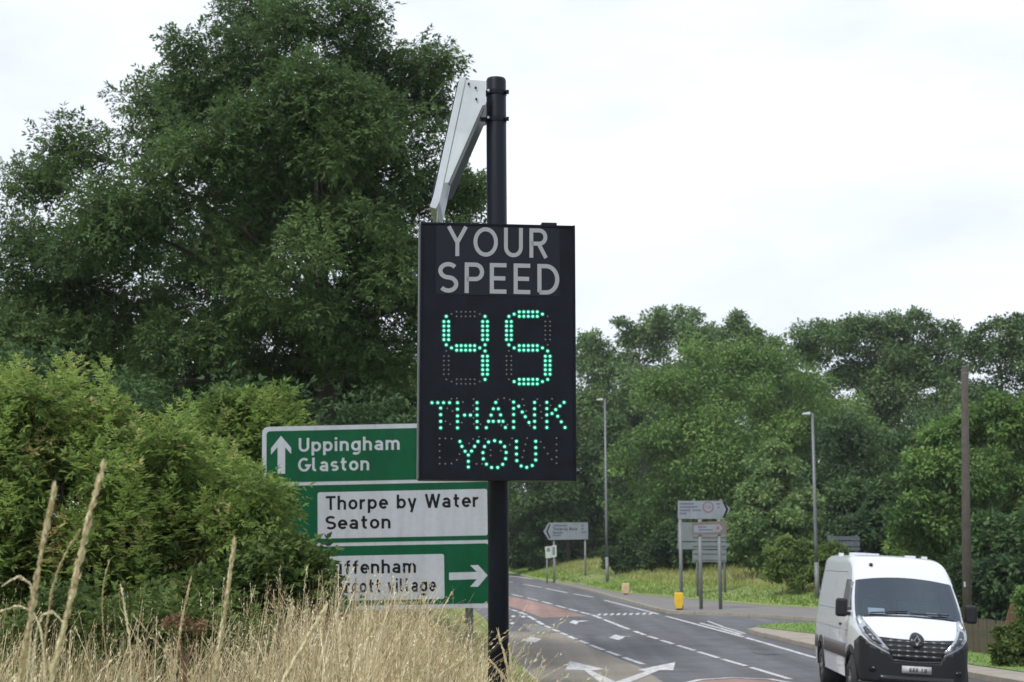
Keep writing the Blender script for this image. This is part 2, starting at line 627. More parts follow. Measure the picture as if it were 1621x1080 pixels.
mat('notice_white', (0.42, 0.46, 0.43), 0.6)
mat('yellow', (0.62, 0.40, 0.02), 0.5, var=0.1, scale=4)
mat('beige', (0.48, 0.36, 0.22), 0.6, var=0.15, scale=4)
mat('pole_wood', (0.038, 0.032, 0.026), 0.9, base2=(0.066, 0.056, 0.047), scale=4, bump=0.4)
mat('fence_wood', (0.06, 0.05, 0.035), 0.9, base2=(0.10, 0.085, 0.055), scale=3)
mat('panel_wood', (0.11, 0.065, 0.035), 0.85, base2=(0.16, 0.10, 0.055), scale=3)
mat('dark_board', (0.05, 0.06, 0.075), 0.6, base2=(0.10, 0.12, 0.15), scale=4)
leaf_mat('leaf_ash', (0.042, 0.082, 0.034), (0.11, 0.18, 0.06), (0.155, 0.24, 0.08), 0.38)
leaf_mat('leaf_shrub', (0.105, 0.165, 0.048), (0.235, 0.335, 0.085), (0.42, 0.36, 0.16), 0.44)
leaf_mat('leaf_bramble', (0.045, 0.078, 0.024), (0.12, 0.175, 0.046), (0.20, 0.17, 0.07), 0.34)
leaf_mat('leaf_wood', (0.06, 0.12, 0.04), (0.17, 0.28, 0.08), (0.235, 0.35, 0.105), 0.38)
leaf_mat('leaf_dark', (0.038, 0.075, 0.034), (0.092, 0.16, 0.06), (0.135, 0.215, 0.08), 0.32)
leaf_mat('leaf_pale', (0.075, 0.14, 0.058), (0.17, 0.265, 0.10), (0.215, 0.315, 0.125), 0.38)
leaf_mat('straw', (0.24, 0.185, 0.10), (0.61, 0.515, 0.325), (0.82, 0.74, 0.54), 0.28, 0.7)
leaf_mat('grass_blade', (0.06, 0.09, 0.02), (0.15, 0.19, 0.055), (0.33, 0.29, 0.14), 0.3, 0.6)
leaf_mat('dock_seed', (0.11, 0.065, 0.04), (0.21, 0.125, 0.08), None, 0.1, 0.8)
leaf_mat('verge_tall', (0.17, 0.20, 0.055), (0.36, 0.34, 0.14), (0.46, 0.41, 0.21), 0.3, 0.8)
leaf_mat('verge_short', (0.09, 0.17, 0.025), (0.17, 0.28, 0.045), (0.25, 0.30, 0.08), 0.3, 0.8)
def road_wear(name, sc=(1.1, 0.035, 1), lo=0.66, hi=1.22, fine=30.0, fa=0.2):
    m = MATS[name]
    n = m.node_tree
    b = n.nodes['Principled BSDF']
    src = b.inputs['Base Color'].links[0].from_socket
    t = n.nodes.new('ShaderNodeTexCoord')
    p = n.nodes.new('ShaderNodeMapping')
    p.inputs['Scale'].default_value = sc
    p.inputs['Rotation'].default_value = (0, 0, R(-5) if sc[1] < 1 else 0)
    z = n.nodes.new('ShaderNodeTexNoise')
    z.inputs['Scale'].default_value = 1.0
    z.inputs['Detail'].default_value = 3
    f = n.nodes.new('ShaderNodeTexNoise')
    f.inputs['Scale'].default_value = fine
    f.inputs['Detail'].default_value = 4
    a = n.nodes.new('ShaderNodeMapRange')
    a.inputs['From Min'].default_value = 0.3
    a.inputs['From Max'].default_value = 0.7
    a.inputs['To Min'].default_value = lo
    a.inputs['To Max'].default_value = hi
    c = n.nodes.new('ShaderNodeMapRange')
    c.inputs['From Min'].default_value = 0.3
    c.inputs['From Max'].default_value = 0.7
    c.inputs['To Min'].default_value = 1 - fa
    c.inputs['To Max'].default_value = 1 + fa
    u = n.nodes.new('ShaderNodeMath')
    u.operation = 'MULTIPLY'
    x = n.nodes.new('ShaderNodeVectorMath')
    x.operation = 'SCALE'
    k = n.links.new
    k(t.outputs['Object'], p.inputs['Vector'])
    k(p.outputs['Vector'], z.inputs['Vector'])
    k(t.outputs['Object'], f.inputs['Vector'])
    k(z.outputs['Fac'], a.inputs['Value'])
    k(f.outputs['Fac'], c.inputs['Value'])
    k(a.outputs['Result'], u.inputs[0])
    k(c.outputs['Result'], u.inputs[1])
    k(src, x.inputs[0])
    k(u.outputs['Value'], x.inputs['Scale'])
    k(x.outputs['Vector'], b.inputs['Base Color'])


for _n in ('asphalt', 'buff_surface', 'red_surface'):
    road_wear(_n)
for _n in ('sign_green', 'sign_white', 'sign_white_shaded', 'galvanised', 'post_grey', 'white_metal', 'sign_back'):
    road_wear(_n, (9.0, 9.0, 0.7), 0.90, 1.05, 18.0, 0.04)
#==SETTING==
def interp_poly(pts, key, x):
    ks = [key(p) for p in pts]
    return x, ks


def cut_sheet(bm):
    for Yc in (40.0, 300.0):
        bmesh.ops.bisect_plane(bm, geom=list(bm.verts) + list(bm.edges) + list(bm.faces), plane_co=(0, Yc, 0), plane_no=(0, 1, 0))


def sheet(name, xy, dz, m, parent=None, thick=0.0):
    bm = bmesh.new()
    f = bm.faces.new([bm.verts.new((x, y, 0)) for x, y in xy])
    bmesh.ops.triangulate(bm, faces=[f])
    cut_sheet(bm)
    for v in bm.verts:
        v.co.z = zr(v.co.y) + dz
    bmesh.ops.recalc_face_normals(bm, faces=bm.faces)
    for q in bm.faces:
        if q.normal.z < 0:
            q.normal_flip()
    if thick:
        top = list(bm.faces)
        g = bmesh.ops.extrude_face_region(bm, geom=top)
        low = [v for v in g['geom'] if isinstance(v, bmesh.types.BMVert)]
        for v in low:
            v.co.z += thick
    me = bpy.data.meshes.new(name)
    bm.to_mesh(me)
    bm.free()
    return link(name, me, parent, m)


def strip(name, pts, width, dz, m, parent=None):
    """painted band along a centre line of ground points"""
    P = [Vector((p[0], p[1])) for p in pts]
    Q = [P[0]]
    for a, b in zip(P, P[1:]):
        if (a.y - 40) * (b.y - 40) < 0:
            t = (40 - a.y) / (b.y - a.y)
            Q.append(a.lerp(b, t))
        Q.append(b)
    vv, ff = [], []
    for i, p in enumerate(Q):
        t = (Q[min(i + 1, len(Q) - 1)] - Q[max(i - 1, 0)]).normalized()
        n = Vector((-t.y, t.x)) * width / 2
        for s in (1, -1):
            q = p + n * s
            vv.append((q.x, q.y, zr(p.y) + dz))
    for i in range(len(Q) - 1):
        ff.append((2 * i, 2 * i + 1, 2 * i + 3, 2 * i + 2))
    me = bpy.data.meshes.new(name)
    me.from_pydata(vv, [], ff)
    bm = bmesh.new()
    bm.from_mesh(me)
    for q in bm.faces:
        q.normal_update()
        if q.normal.z < 0:
            q.normal_flip()
    bm.to_mesh(me)
    bm.free()
    return link(name, me, parent, m)


def G2(pts):
    out = []
    for p in pts:
        g = gp(*p)
        out.append((g.x, g.y))
    return out


# left road edge (world x by depth) and far grass edge
LE = [(3.0, 2.75), (12.0, 2.15), (20.0, 1.5)] + [(y, x) for x, y in reversed(G2([(700, 930), (762, 975), (806, 1035), (846, 1080)]))] + [(150.0, -12.0), (240, -45)]
LE.sort()
LEy, LEx = [p[0] for p in LE], [p[1] for p in LE]


def left_x(Y):
    return float(np.interp(Y, LEy, LEx))


def bank_z(X, Y):
    e = left_x(Y) - X
    return zr(Y) + float(np.interp(e, [0, 0.8, 2.0, 3.0, 10, 40], [0.06, 0.2, 0.85, 1.22, 1.35, 1.5]))


EDGE = [(-75.0, 320.0), (-22.0, 190.0)] + G2([(800, 906), (848, 917), (906, 925), (980, 941), (1089, 951), (1217, 962), (1288, 966), (1420, 974), (1621, 985)]) + [(40.0, 42.0), (70.0, 22.0)]
EN = Vector((0.35, 0.937)).normalized()
EP = Vector((EN.y, -EN.x))
Es = [Vector(p).dot(EP) for p in EDGE]
Ed = [Vector(p).dot(EN) for p in EDGE]
VD = [0, 0.12, 3, 8, 15, 30, 80, 400]
VZ = [0.02, 0.12, 0.35, 0.9, 1.4, 1.8, 2.2, 2.6]


def verge_xy(s, d):
    q = EP * s + EN * (float(np.interp(s, Es, Ed)) + d)
    return q.x, q.y


def verge_z(X, Y):
    q = Vector((X, Y))
    s = q.dot(EP)
    d = q.dot(EN) - float(np.interp(s, Es, Ed))
    return zr(Y) + (float(np.interp(d, VD, VZ)) if d > 0 else 0.0)


# base ground to the horizon
vv, ff = [], []
for Y in (-60, 40, 300, 4000):
    for X in (-3000, 3000):
        vv.append((X, Y, zr(Y) - 0.10))
for i in range(3):
    ff.append((2 * i, 2 * i + 1, 2 * i + 3, 2 * i + 2))
me = bpy.data.meshes.new('ground')
me.from_pydata(vv, [], ff)
tag(link('ground', me, None, MATS['verge']), kind='structure')

# road
rd = [(left_x(y), y) for y in (2, 8, 12, 16, 20, 26, 32, 38, 46, 55, 65, 80, 100, 130, 160, 200, 240)] + EDGE[1:] + [(70, 2)]
road = sheet('road', rd, 0.0, MATS['asphalt'])
tag(road, kind='structure')

P1, P2, P3 = 0.004, 0.008, 0.012
# coloured surfacing
o = sheet('buff_surfacing', G2([(760, 994), (806, 1000), (884, 1002), (930, 1022), (975, 1041), (1015, 1057), (1050, 1080), (1100, 1130), (870, 1130), (848, 1083), (812, 1043), (790, 1018), (775, 1003)]), P1, MATS['buff_surface'], road)
o = sheet('red_surfacing', G2([(700, 922), (806, 944), (832, 949), (864, 957), (899, 967), (930, 976), (858, 978), (832, 968), (806, 960), (700, 935)]), P1, MATS['red_surface'], road)
o = sheet('red_surfacing', G2([(1082, 1084), (1110, 1078), (1160, 1075), (1215, 1077), (1268, 1086), (1330, 1110), (1140, 1130)]), P1, MATS['red_surface'], road)
strip('island_outline', G2([(1078, 1084), (1108, 1076.5), (1160, 1073.2), (1218, 1075.5), (1272, 1085)]), 0.16, P2, MATS['paint_white'], road)
o = sheet('pale_patch', G2([(826, 988), (850, 988), (880, 1000), (842, 1003)]), P2, MATS['paving'], road)


def dashes(px_pts, fr, name, w=0.13, mm='paint_white'):
    """cut a line given in photo pixels into dashes at the given parameter pairs along pixel x"""
    xs = [p[0] for p in px_pts]
    ys = [p[1] for p in px_pts]
    for a, b in fr:
        k = [a] + [x for x in xs if a < x < b] + [b]
        strip(name, G2([(x, float(np.interp(x, xs, ys))) for x in k]), w, P2, MATS[mm], road)


LA = [(780, 957), (809, 965), (832, 973), (861, 990), (906, 1010), (954, 1029), (1018, 1052)]
dashes(LA, [(790, 806), (810, 818), (821, 833), (836, 847), (850, 860), (863, 872), (875, 884), (888, 897), (900, 912), (917, 930), (935, 955), (960, 981), (988, 1018)], 'lane_dash', 0.15)
LB = [(780, 935), (809, 941), (832, 946), (864, 954), (899, 964), (938, 974), (986, 993), (1025, 1007), (1066, 1020), (1137, 1042), (1182, 1055), (1252, 1076)]
dashes(LB, [(790, 804), (810, 828), (834, 852), (857, 874), (880, 896), (900, 915), (919, 934), (937, 952), (956, 996), (1004, 1021), (1026, 1041), (1047, 1066), (1073, 1099), (1106, 1137), (1143, 1181), (1188, 1251)], 'lane_dash', 0.15)
LC = [(800, 910.5), (843, 917), (860, 930), (899, 939), (941, 946), (957, 950.5), (1044, 973), (1053, 975.5), (1178, 1009), (1288, 1041), (1400, 1063), (1540, 1085)]
strip('edge_line', G2([(806, 912), (825, 914.2), (843, 916.8)]), 0.3, P2, MATS['paint_white'], road)
LC2 = [(806, 921), (828, 925), (858, 930.5), (899, 939), (941, 946)]
dashes(LC2, [(806, 812), (828, 857), (864, 899), (908, 940)], 'edge_dash', 0.17)
dashes(LC, [(957, 1043), (1054, 1177), (1181, 1540)], 'edge_line', 0.15)
strip('give_way_line', G2([(1108, 986.5), (1140, 995), (1174, 1005)]), 0.14, P2, MATS['paint_white'], road)
strip('give_way_line', G2([(1120, 983.5), (1145, 993), (1180, 1003.5)]), 0.10, P2, MATS['paint_worn'], road)
for i in range(9):                                       # row of short teeth across the far lane
    x = 944 + i * 10.2
    sheet('tooth_marking', G2([(x, 974.2 - i * 0.2), (x + 5, 971.6 - i * 0.2), (x + 8.4, 972.4 - i * 0.2), (x + 4, 975 - i * 0.2)]), P2, MATS['paint_white'], road)
# arrows
sheet('road_arrow', G2([(895, 1061), (902, 1047), (958, 1060), (935, 1062), (975, 1080), (985, 1085), (955, 1085), (924, 1061)]), P2, MATS['paint_white'], road)
sheet('road_arrow', G2([(958, 1086), (1022, 1064), (1010, 1061), (1069, 1049), (1066, 1062), (1044, 1062), (985, 1086)]), P3, MATS['paint_white'], road)
sheet('road_arrow', G2([(825, 1014), (840, 1009), (857, 1012), (848, 1017.5), (840, 1017)]), P2, MATS['paint_white'], road)
sheet('road_arrow', G2([(901, 986), (908, 982), (917, 984.5), (912, 989)]), P2, MATS['paint_white'], road)
strip('road_arrow', G2([(914, 984.5), (927, 983)]), 0.35, P2, MATS['paint_worn'], road)
sheet('road_arrow', G2([(964, 1010), (974, 1005), (989, 1009), (980, 1014)]), P2, MATS['paint_white'], road)
strip('road_arrow', G2([(982, 1007.5), (997, 1008)]), 0.3, P2, MATS['paint_white'], road)
for x0, y0 in ((808, 976), (824, 976.5), (806, 987)):
    sheet('worn_marking', G2([(x0, y0), (x0 + 5, y0 - 1.6), (x0 + 9, y0), (x0 + 4, y0 + 1.8)]), P2, MATS['paint_worn'], road)
strip('edge_line', G2([(806, 1037), (816, 1049), (832, 1064), (849, 1081)]), 0.12, P3, MATS['paint_white'], road)
# patches of repaired asphalt
mat('asphalt_new', (0.06, 0.062, 0.07), 0.85, base2=(0.08, 0.082, 0.09), scale=1.5)
sheet('asphalt_repair', G2([(1015, 1006), (1050, 1000), (1110, 1022), (1075, 1024)]), P1, MATS['asphalt_new'], road)
sheet('asphalt_repair', G2([(860, 983), (900, 980), (960, 1003), (910, 1007)]), P1, MATS['asphalt_new'], road)
sheet('worn_marking', G2([(1190, 1033), (1205, 1031), (1232, 1036), (1212, 1037)]), P2, MATS['asphalt'], road)

# far pavement and its kerb stones
KERB = [(880, 924), (935, 936.5), (965, 945.5), (1000, 955.5), (1040, 966.5), (1075, 972.5), (1146, 974.5), (1217, 978), (1288, 983), (1400, 991), (1621, 1003)]
EPX = [(906, 925.3), (980, 941.3), (1089, 951.3), (1217, 962.3), (1288, 966.3), (1420, 974.3), (1621, 985.3)]
pv = sheet('pavement', G2(KERB + list(reversed(EPX))), 0.09, MATS['paving'])
tag(pv, kind='structure')


def kerb(px_pts, name_parent, h=0.12, w=0.16, L=1.3, shift=0.0):
    k = bpy.data.objects.new(name_parent, None)
    COL.objects.link(k)
    tag(k, kind='structure')
    P = [Vector(p) for p in G2(px_pts)]
    seg = [(b - a).length for a, b in zip(P, P[1:])]
    tot = sum(seg)
    box = MB().box((0, 0, 0), (L - 0.02, w, h)).mesh('kerb_stone')
    n = int(tot / L)
    cum = np.concatenate([[0], np.cumsum(seg)])
    for i in range(n):
        t = (i + 0.5) * L
        j = min(int(np.searchsorted(cum, t)) - 1, len(seg) - 1)
        d = (P[j + 1] - P[j]).normalized()
        q = P[j] + d * (t - cum[j])
        o = link('kerb_stone', box, k, MATS['kerb_concrete'])
        o.location = (q.x, q.y, zr(q.y) + h / 2 + rng.normal() * 0.004)
        o.rotation_euler = (0, math.atan2(-(zr(q.y + d.y) - zr(q.y)), 1), math.atan2(d.y, d.x))
    return k


kerb(KERB, 'kerb')

# corner of mown grass on the right, with its paved edge
ISL = [(1186, 1001), (1210, 1008), (1290, 1027), (1400, 1047), (1540, 1073), (1640, 1091)]
ISLF = [(1640, 1004), (1540, 997), (1400, 993), (1290, 990.5), (1236, 991), (1205, 995)]
tag(sheet('paved_edge', G2(ISL + ISLF), 0.10, MATS['kerb_concrete']), kind='structure')
lawn_px = [(1196, 997.5), (1240, 1003), (1290, 1009), (1400, 1032), (1540, 1060), (1640, 1075), (1640, 1004.5), (1540, 997.5), (1400, 993.5), (1290, 991), (1236, 991.5), (1205, 995.3)]
tag(sheet('lawn', G2(lawn_px), 0.115, MATS['lawn']), kind='structure')
kerb(ISL, 'kerb')

# far verge rising to the wood
ss = sorted(set(list(np.linspace(Es[0], Es[-1], 60)) + Es))
vv, ff = [], []
for s in ss:
    for d in VD:
        x, y = verge_xy(s, d)
        w = 0.0 if d < 1 else (math.sin(x * 0.31) + math.cos(y * 0.23 + x * 0.11)) * 0.05
        vv.append((x, y, verge_z(x, y) + w))
nd = len(VD)
for i in range(len(ss) - 1):
    for j in range(nd - 1):
        ff.append((i * nd + j, (i + 1) * nd + j, (i + 1) * nd + j + 1, i * nd + j + 1))
me = bpy.data.meshes.new('grass_verge')
me.from_pydata(vv, [], ff)
tag(link('grass_verge', me, None, MATS['verge'], True), kind='structure')

# near bank on the left
EE = [0, 0.4, 0.8, 1.4, 2.0, 2.5, 3.0, 5, 10, 20, 40, 90]
ys = [-6, -2, 1, 3, 5, 7, 9, 12, 15, 18, 22, 28, 34, 40, 50, 60, 75, 90, 110, 140, 170, 240]
vv, ff = [], []
for y in ys:
    for e in EE:
        x = left_x(y) - e
        vv.append((x, y, bank_z(x, y) + (math.sin(x * 2.1 + y) * 0.04 if e > 1 else 0)))
nd = len(EE)
for i in range(len(ys) - 1):
    for j in range(nd - 1):
        ff.append((i * nd + j, i * nd + j + 1, (i + 1) * nd + j + 1, (i + 1) * nd + j))
me = bpy.data.meshes.new('bank')
me.from_pydata(vv, [], ff)
tag(link('bank', me, None, MATS['verge'], True), kind='structure')

#==TREES==
def px_lobes(rows, Y):
    """rows of (px, py, radius in px, depth offset) at depth Y"""
    out = []
    for px, py, r, dy in rows:
        c = at(px, py, Y + dy)
        out.append((tuple(c), r / F * (Y + dy)))
    return out


# the big ash on the left
BT = [(470, 75, 105, 0), (590, 110, 92, 1), (355, 120, 100, -1), (255, 185, 92, 1), (130, 240, 66, -1), (50, 290, 58, 1.5), (60, 420, 92, 0), (30, 560, 95, -1),
      (190, 360, 120, -2), (330, 280, 125, -2.5), (480, 245, 120, 2), (620, 230, 95, -1), (690, 320, 72, 1.5), (655, 420, 98, -1.5), (500, 410, 135, -3),
      (350, 440, 135, 2.5), (190, 520, 120, 1), (310, 590, 120, -2), (460, 560, 125, 1), (600, 540, 105, -1), (700, 480, 62, 2), (395, 20, 55, 1), (560, 15, 52, -1),
      (700, 100, 34, 0), (668, 160, 52, 2), (735, 300, 40, 0), (745, 390, 36, 0), (420, 340, 110, 3.5), (560, 330, 90, 3.5), (120, 640, 90, 2), (520, 650, 110, 2), (260, 650, 110, 3), (640, 630, 80, 3), (500, 165, 85, -3), (545, 235, 75, -3.2), (430, 195, 80, -3), (560, 170, 60, -3), (150, 570, 90, 3), (400, 630, 100, 3.5), (560, 610, 90, 3), (60, 500, 70, 2)]
YB = 36.0
lob = px_lobes(BT, YB)
bx_ = at(500, 885, YB).x
tree('ash_tree', (bx_, YB + 0.5, bank_z(bx_, YB)), 'huge dark green tree towering over the left half, behind the shrubs', lob, MATS['leaf_ash'], subs=28, per=56, size=0.27, pairs=3, height=11.5, r0=0.42,
     sub_r=(0.2, 0.42), up_bias=0.15, lw=0.38, ll=0.46, twig=0.5, tint0=0.52)

# shrubs in front of and behind the green sign
def fill_lobes(outline, n, r):
    out = []
    xs_ = [p[0] for p in outline]
    ys_ = [p[1] for p in outline]
    while len(out) < n:
        x, y = rng.uniform(min(xs_), max(xs_)), rng.uniform(min(ys_), max(ys_))
        if inside(x, y, outline):
            out.append((x, y, rng.uniform(*r), rng.uniform(-0.7, 0.7)))
    return out


def inside(x, y, poly):
    r = False
    for (x1_, y1_), (x2_, y2_) in zip(poly, poly[1:] + poly[:1]):
        if (y1_ > y) != (y2_ > y) and x < (x2_ - x1_) * (y - y1_) / (y2_ - y1_) + x1_:
            r = not r
    return r


SH1 = fill_lobes([(-40, 640), (40, 630), (90, 620), (130, 610), (165, 655), (225, 705), (245, 760), (250, 1000), (-40, 1000)], 62, (26, 52))
def sprigs(line, n, r=(9, 17), up=(0, 34)):
    out = []
    for _ in range(n):
        x = rng.uniform(line[0][0], line[-1][0])
        y = float(np.interp(x, [p[0] for p in line], [p[1] for p in line])) + rng.uniform(*up)
        out.append((x, y, rng.uniform(*r), rng.uniform(-.5, .6)))
    return out


def px_shoots(line, n, Y, up=(0, 30), h=(0.25, 0.5)):
    out = []
    for x, y, _, d in sprigs(line, n, (1, 2), up):
        c = at(x, y + 30, Y + d)
        out.append((c.x, c.y, c.z, rng.uniform(*h)))
    return out


tree('shrub', (at(100, 900, 14).x, 14, bank_z(at(100, 900, 14).x, 14)), 'yellowish green leafy shrub filling the left edge behind the tall dry stalks', px_lobes(SH1, 14.0), MATS['leaf_shrub'], cat='shrub',
     shoots=px_shoots([(-20, 625), (60, 610), (95, 600), (140, 585), (170, 640), (220, 690)], 34, 14.0) + px_shoots([(-20, 680), (240, 740)], 80, 13.6, (0, 200)),
     subs=12, per=15, size=0.165, pairs=3, fill=0.1, height=1.9, r0=0.05, sub_r=(0.35, 0.7), tint_spread=0.22, up_bias=0.35, droop=-0.1, lw=0.42, tint0=0.5)
SH2 = fill_lobes([(215, 715), (280, 690), (320, 725), (390, 765), (430, 805), (452, 870), (470, 960), (480, 1000), (215, 1000)], 50, (24, 48))
tree('shrub', (at(340, 900, 15).x, 15, bank_z(at(340, 900, 15).x, 15)), 'bright green shrub hiding the lower left corner of the green sign', px_lobes(SH2, 15.0), MATS['leaf_shrub'], cat='shrub',
     shoots=px_shoots([(215, 700), (250, 690), (280, 665), (310, 710), (350, 730), (400, 755), (440, 800)], 32, 15.0) + px_shoots([(230, 760), (440, 830)], 70, 14.6, (0, 130)),
     subs=12, per=15, size=0.165, pairs=3, fill=0.1, height=1.7, r0=0.05, sub_r=(0.35, 0.7), tint_spread=0.22, up_bias=0.3, droop=-0.1, lw=0.42, tint0=0.44)
SH3 = [(350, 720, 55, 0), (420, 690, 40, 0), (445, 645, 20, .2), (400, 650, 26, .1), (350, 660, 28, .1), (300, 730, 50, .4), (440, 720, 45, .2), (360, 790, 60, 0)]
tree('shrub', (at(390, 800, 20).x, 20, bank_z(at(390, 800, 20).x, 20)), 'leafy sapling poking up behind the top left corner of the green sign', px_lobes(SH3, 20.0), MATS['leaf_shrub'], cat='shrub',
     shoots=px_shoots([(310, 700), (350, 670), (400, 655), (445, 640), (470, 680)], 30, 20.0, (0, 40), (0.35, 0.6)), subs=22, per=20, size=0.21, pairs=3, height=2.4, r0=0.05, sub_r=(0.22, 0.42), up_bias=0.4, droop=-0.15, lw=0.42, tint0=0.36)
SH4 = [(440, 900, 55, 0), (482, 945, 44, 0), (400, 950, 60, 0), (340, 970, 60, -.2), (497, 908, 23, .2), (270, 990, 60, 0)]
tree('bramble', (at(420, 960, 13).x, 13, bank_z(at(420, 960, 13).x, 13)), 'dark bramble low in front of the green sign, above the dry grass', px_lobes(SH4, 13.0), MATS['leaf_bramble'], cat='shrub',
     subs=24, per=30, size=0.16, pairs=2, height=0.6, r0=0.03, sub_r=(0.22, 0.42), lw=0.55, tint0=0.4)
SH6 = fill_lobes([(-40, 985), (120, 965), (260, 985), (420, 985), (440, 1090), (-40, 1090)], 30, (30, 48))
tree('bramble', (at(180, 1040, 11.3).x, 11.3, bank_z(at(180, 1040, 11.3).x, 11.3)), 'dark green weeds behind the tall dry stalks at the lower left', px_lobes(SH6, 11.3), MATS['leaf_bramble'], cat='weeds',
     subs=12, per=16, size=0.13, pairs=2, fill=0.1, height=0.4, r0=0.015, sub_r=(0.35, 0.7), lw=0.5, tint0=0.45, shoots=px_shoots([(-20, 985), (420, 990)], 40, 11.0, (0, 40), (0.15, 0.3)))
# darker hedge far left under the big tree
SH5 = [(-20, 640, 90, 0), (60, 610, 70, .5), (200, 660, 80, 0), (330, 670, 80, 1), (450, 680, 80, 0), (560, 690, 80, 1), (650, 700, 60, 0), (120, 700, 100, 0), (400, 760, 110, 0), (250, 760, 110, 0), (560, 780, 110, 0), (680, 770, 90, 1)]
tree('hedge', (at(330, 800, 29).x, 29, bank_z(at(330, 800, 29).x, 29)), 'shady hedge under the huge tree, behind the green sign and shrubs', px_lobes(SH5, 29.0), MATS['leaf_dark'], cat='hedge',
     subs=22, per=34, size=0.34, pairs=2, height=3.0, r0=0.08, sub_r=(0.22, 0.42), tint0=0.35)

# ---- the wood on the right: a few kinds, each tree its own object
def wood(name, rows, Y, basepx, label, lm, size, per=90, subs=22, r0=0.3, cat='tree', **kw):
    b = at(basepx, 880, Y)
    g = 'trees of the roadside wood' if cat == 'tree' else 'bushes along the wood edge'
    return tree(name, (b.x, Y, verge_z(b.x, Y) - 0.05), label, px_lobes(rows, Y), MATS[lm], subs=subs, per=per, size=size, pairs=0, r0=r0, group=g, cat=cat, twig=0.2, **kw)


WK = dict(sub_r=(0.26, 0.48), aspect=0.55, up_bias=0.25)
T2 = wood('ash_tree', [(1060, 540, 50, 0), (1010, 560, 48, 2), (960, 590, 48, 0), (1110, 545, 40, 2), (1040, 505, 26, 0), (1085, 505, 26, 1), (930, 550, 30, 0), (990, 520, 22, 1), (1000, 640, 70, 0), (1090, 620, 70, 2), (930, 660, 60, 0)], 140,
          1020, 'airy pale green tree with the highest top just right of the speed sign', 'leaf_pale', 0.34, per=114, **WK)
T2b = wood('ash_tree', [(1170, 520, 30, 0), (1140, 545, 36, 1), (1195, 545, 32, 0), (1165, 590, 50, 0), (1225, 552, 20, 0), (1210, 600, 50, 2), (1255, 590, 45, 3)], 146, 1165, 'airy tree top between the highest tree and the broad front tree', 'leaf_pale', 0.34, per=114, **WK)
T3 = wood('willow_tree', [(1130, 600, 78, 0), (1060, 640, 78, -2), (1200, 600, 72, 1), (1250, 640, 80, -2), (1030, 720, 70, -3), (1110, 710, 90, -4), (1200, 720, 90, -3), (1290, 720, 80, 0), (1330, 680, 70, 2), (1370, 720, 60, 2), (1020, 800, 55, -3), (1100, 800, 80, -4), (1190, 810, 80, -3), (1280, 810, 80, 0), (1360, 800, 70, 2), (1170, 570, 45, 1), (1060, 860, 40, -3), (1150, 860, 45, -3)], 108,
          1150, 'broad light green tree in the middle of the wood, behind the arrow-ended signs', 'leaf_wood', 0.27, per=152, subs=24, **WK)
T4 = wood('oak_tree', [(1300, 540, 48, 0), (1360, 540, 52, 1), (1420, 545, 55, 0), (1480, 560, 50, 1), (1285, 555, 30, 2), (1400, 600, 65, 0), (1470, 620, 60, 0), (1330, 610, 65, 2), (1500, 530, 28, 0), (1440, 680, 80, 0), (1350, 520, 26, 0), (1450, 510, 26, 0), (1500, 600, 36, 0), (1410, 520, 30, 1)], 132,
          1400, 'dark green tree on the skyline left of the wooden pole', 'leaf_dark', 0.31, per=152, tint0=0.8, **WK)
T5 = wood('oak_tree', [(1590, 560, 55, 0), (1550, 560, 40, 0), (1640, 560, 60, 0), (1600, 640, 70, 0), (1550, 640, 50, 1), (1650, 650, 70, 0), (1590, 720, 80, 0), (1680, 700, 90, 0), (1570, 520, 22, 0), (1615, 515, 26, 0)], 112,
          1600, 'dark tree on the skyline right of the wooden pole', 'leaf_dark', 0.29, per=152, tint0=0.7, **WK)
T8 = wood('oak_tree', [(1320, 700, 60, 0), (1390, 720, 60, 0), (1350, 780, 70, 0), (1420, 790, 60, 0), (1300, 790, 60, 0), (1370, 850, 60, 0), (1440, 850, 50, 0), (1310, 860, 40, 0), (1470, 700, 60, 1), (1490, 790, 60, 2)], 100,
          1370, 'deep shaded tree directly behind the right street lamp and van roof', 'leaf_dark', 0.26, per=152, tint0=0.35, **WK)
T6 = wood('willow_tree', [(1560, 670, 48, 0), (1500, 700, 48, 0), (1610, 690, 55, 1), (1470, 750, 45, -1), (1540, 760, 62, -1), (1620, 780, 62, 0), (1450, 810, 46, -1), (1510, 830, 62, -1), (1590, 860, 60, 0), (1440, 860, 36, 0), (1650, 850, 60, 0), (1580, 640, 24, 0), (1620, 655, 26, 0), (1480, 880, 50, 0), (1560, 910, 50, 0), (1640, 920, 50, 0)], 66,
          1560, 'fresh green tree behind the wooden pole at the right edge', 'leaf_wood', 0.20, per=152, subs=24, r0=0.2, **WK)
T7 = wood('young_maple', [(1226, 712, 18, 0), (1215, 745, 30, 0), (1245, 750, 28, 0), (1200, 785, 34, 0), (1235, 790, 38, -.5), (1265, 790, 28, 0), (1190, 830, 38, 0), (1230, 835, 44, -1), (1268, 830, 34, 0), (1185, 870, 36, 0), (1225, 875, 42, 0), (1265, 868, 36, 0)], 84,
          1226, 'young cone-shaped tree with bluish leaves right of the arrow-ended sign', 'leaf_pale', 0.23, per=114, r0=0.12, tint0=0.75, **WK)
T9 = wood('bush', [(1240, 880, 26, 0), (1270, 870, 22, 0), (1255, 905, 30, 0), (1290, 895, 28, 0), (1320, 880, 26, 0), (1225, 905, 20, 0), (1310, 905, 26, 0), (1245, 860, 14, 0)], 74,
          1270, 'yellowish green bush at the foot of the right street lamp', 'leaf_shrub', 0.15, per=114, cat='bush', r0=0.05, tint0=0.25, **WK)
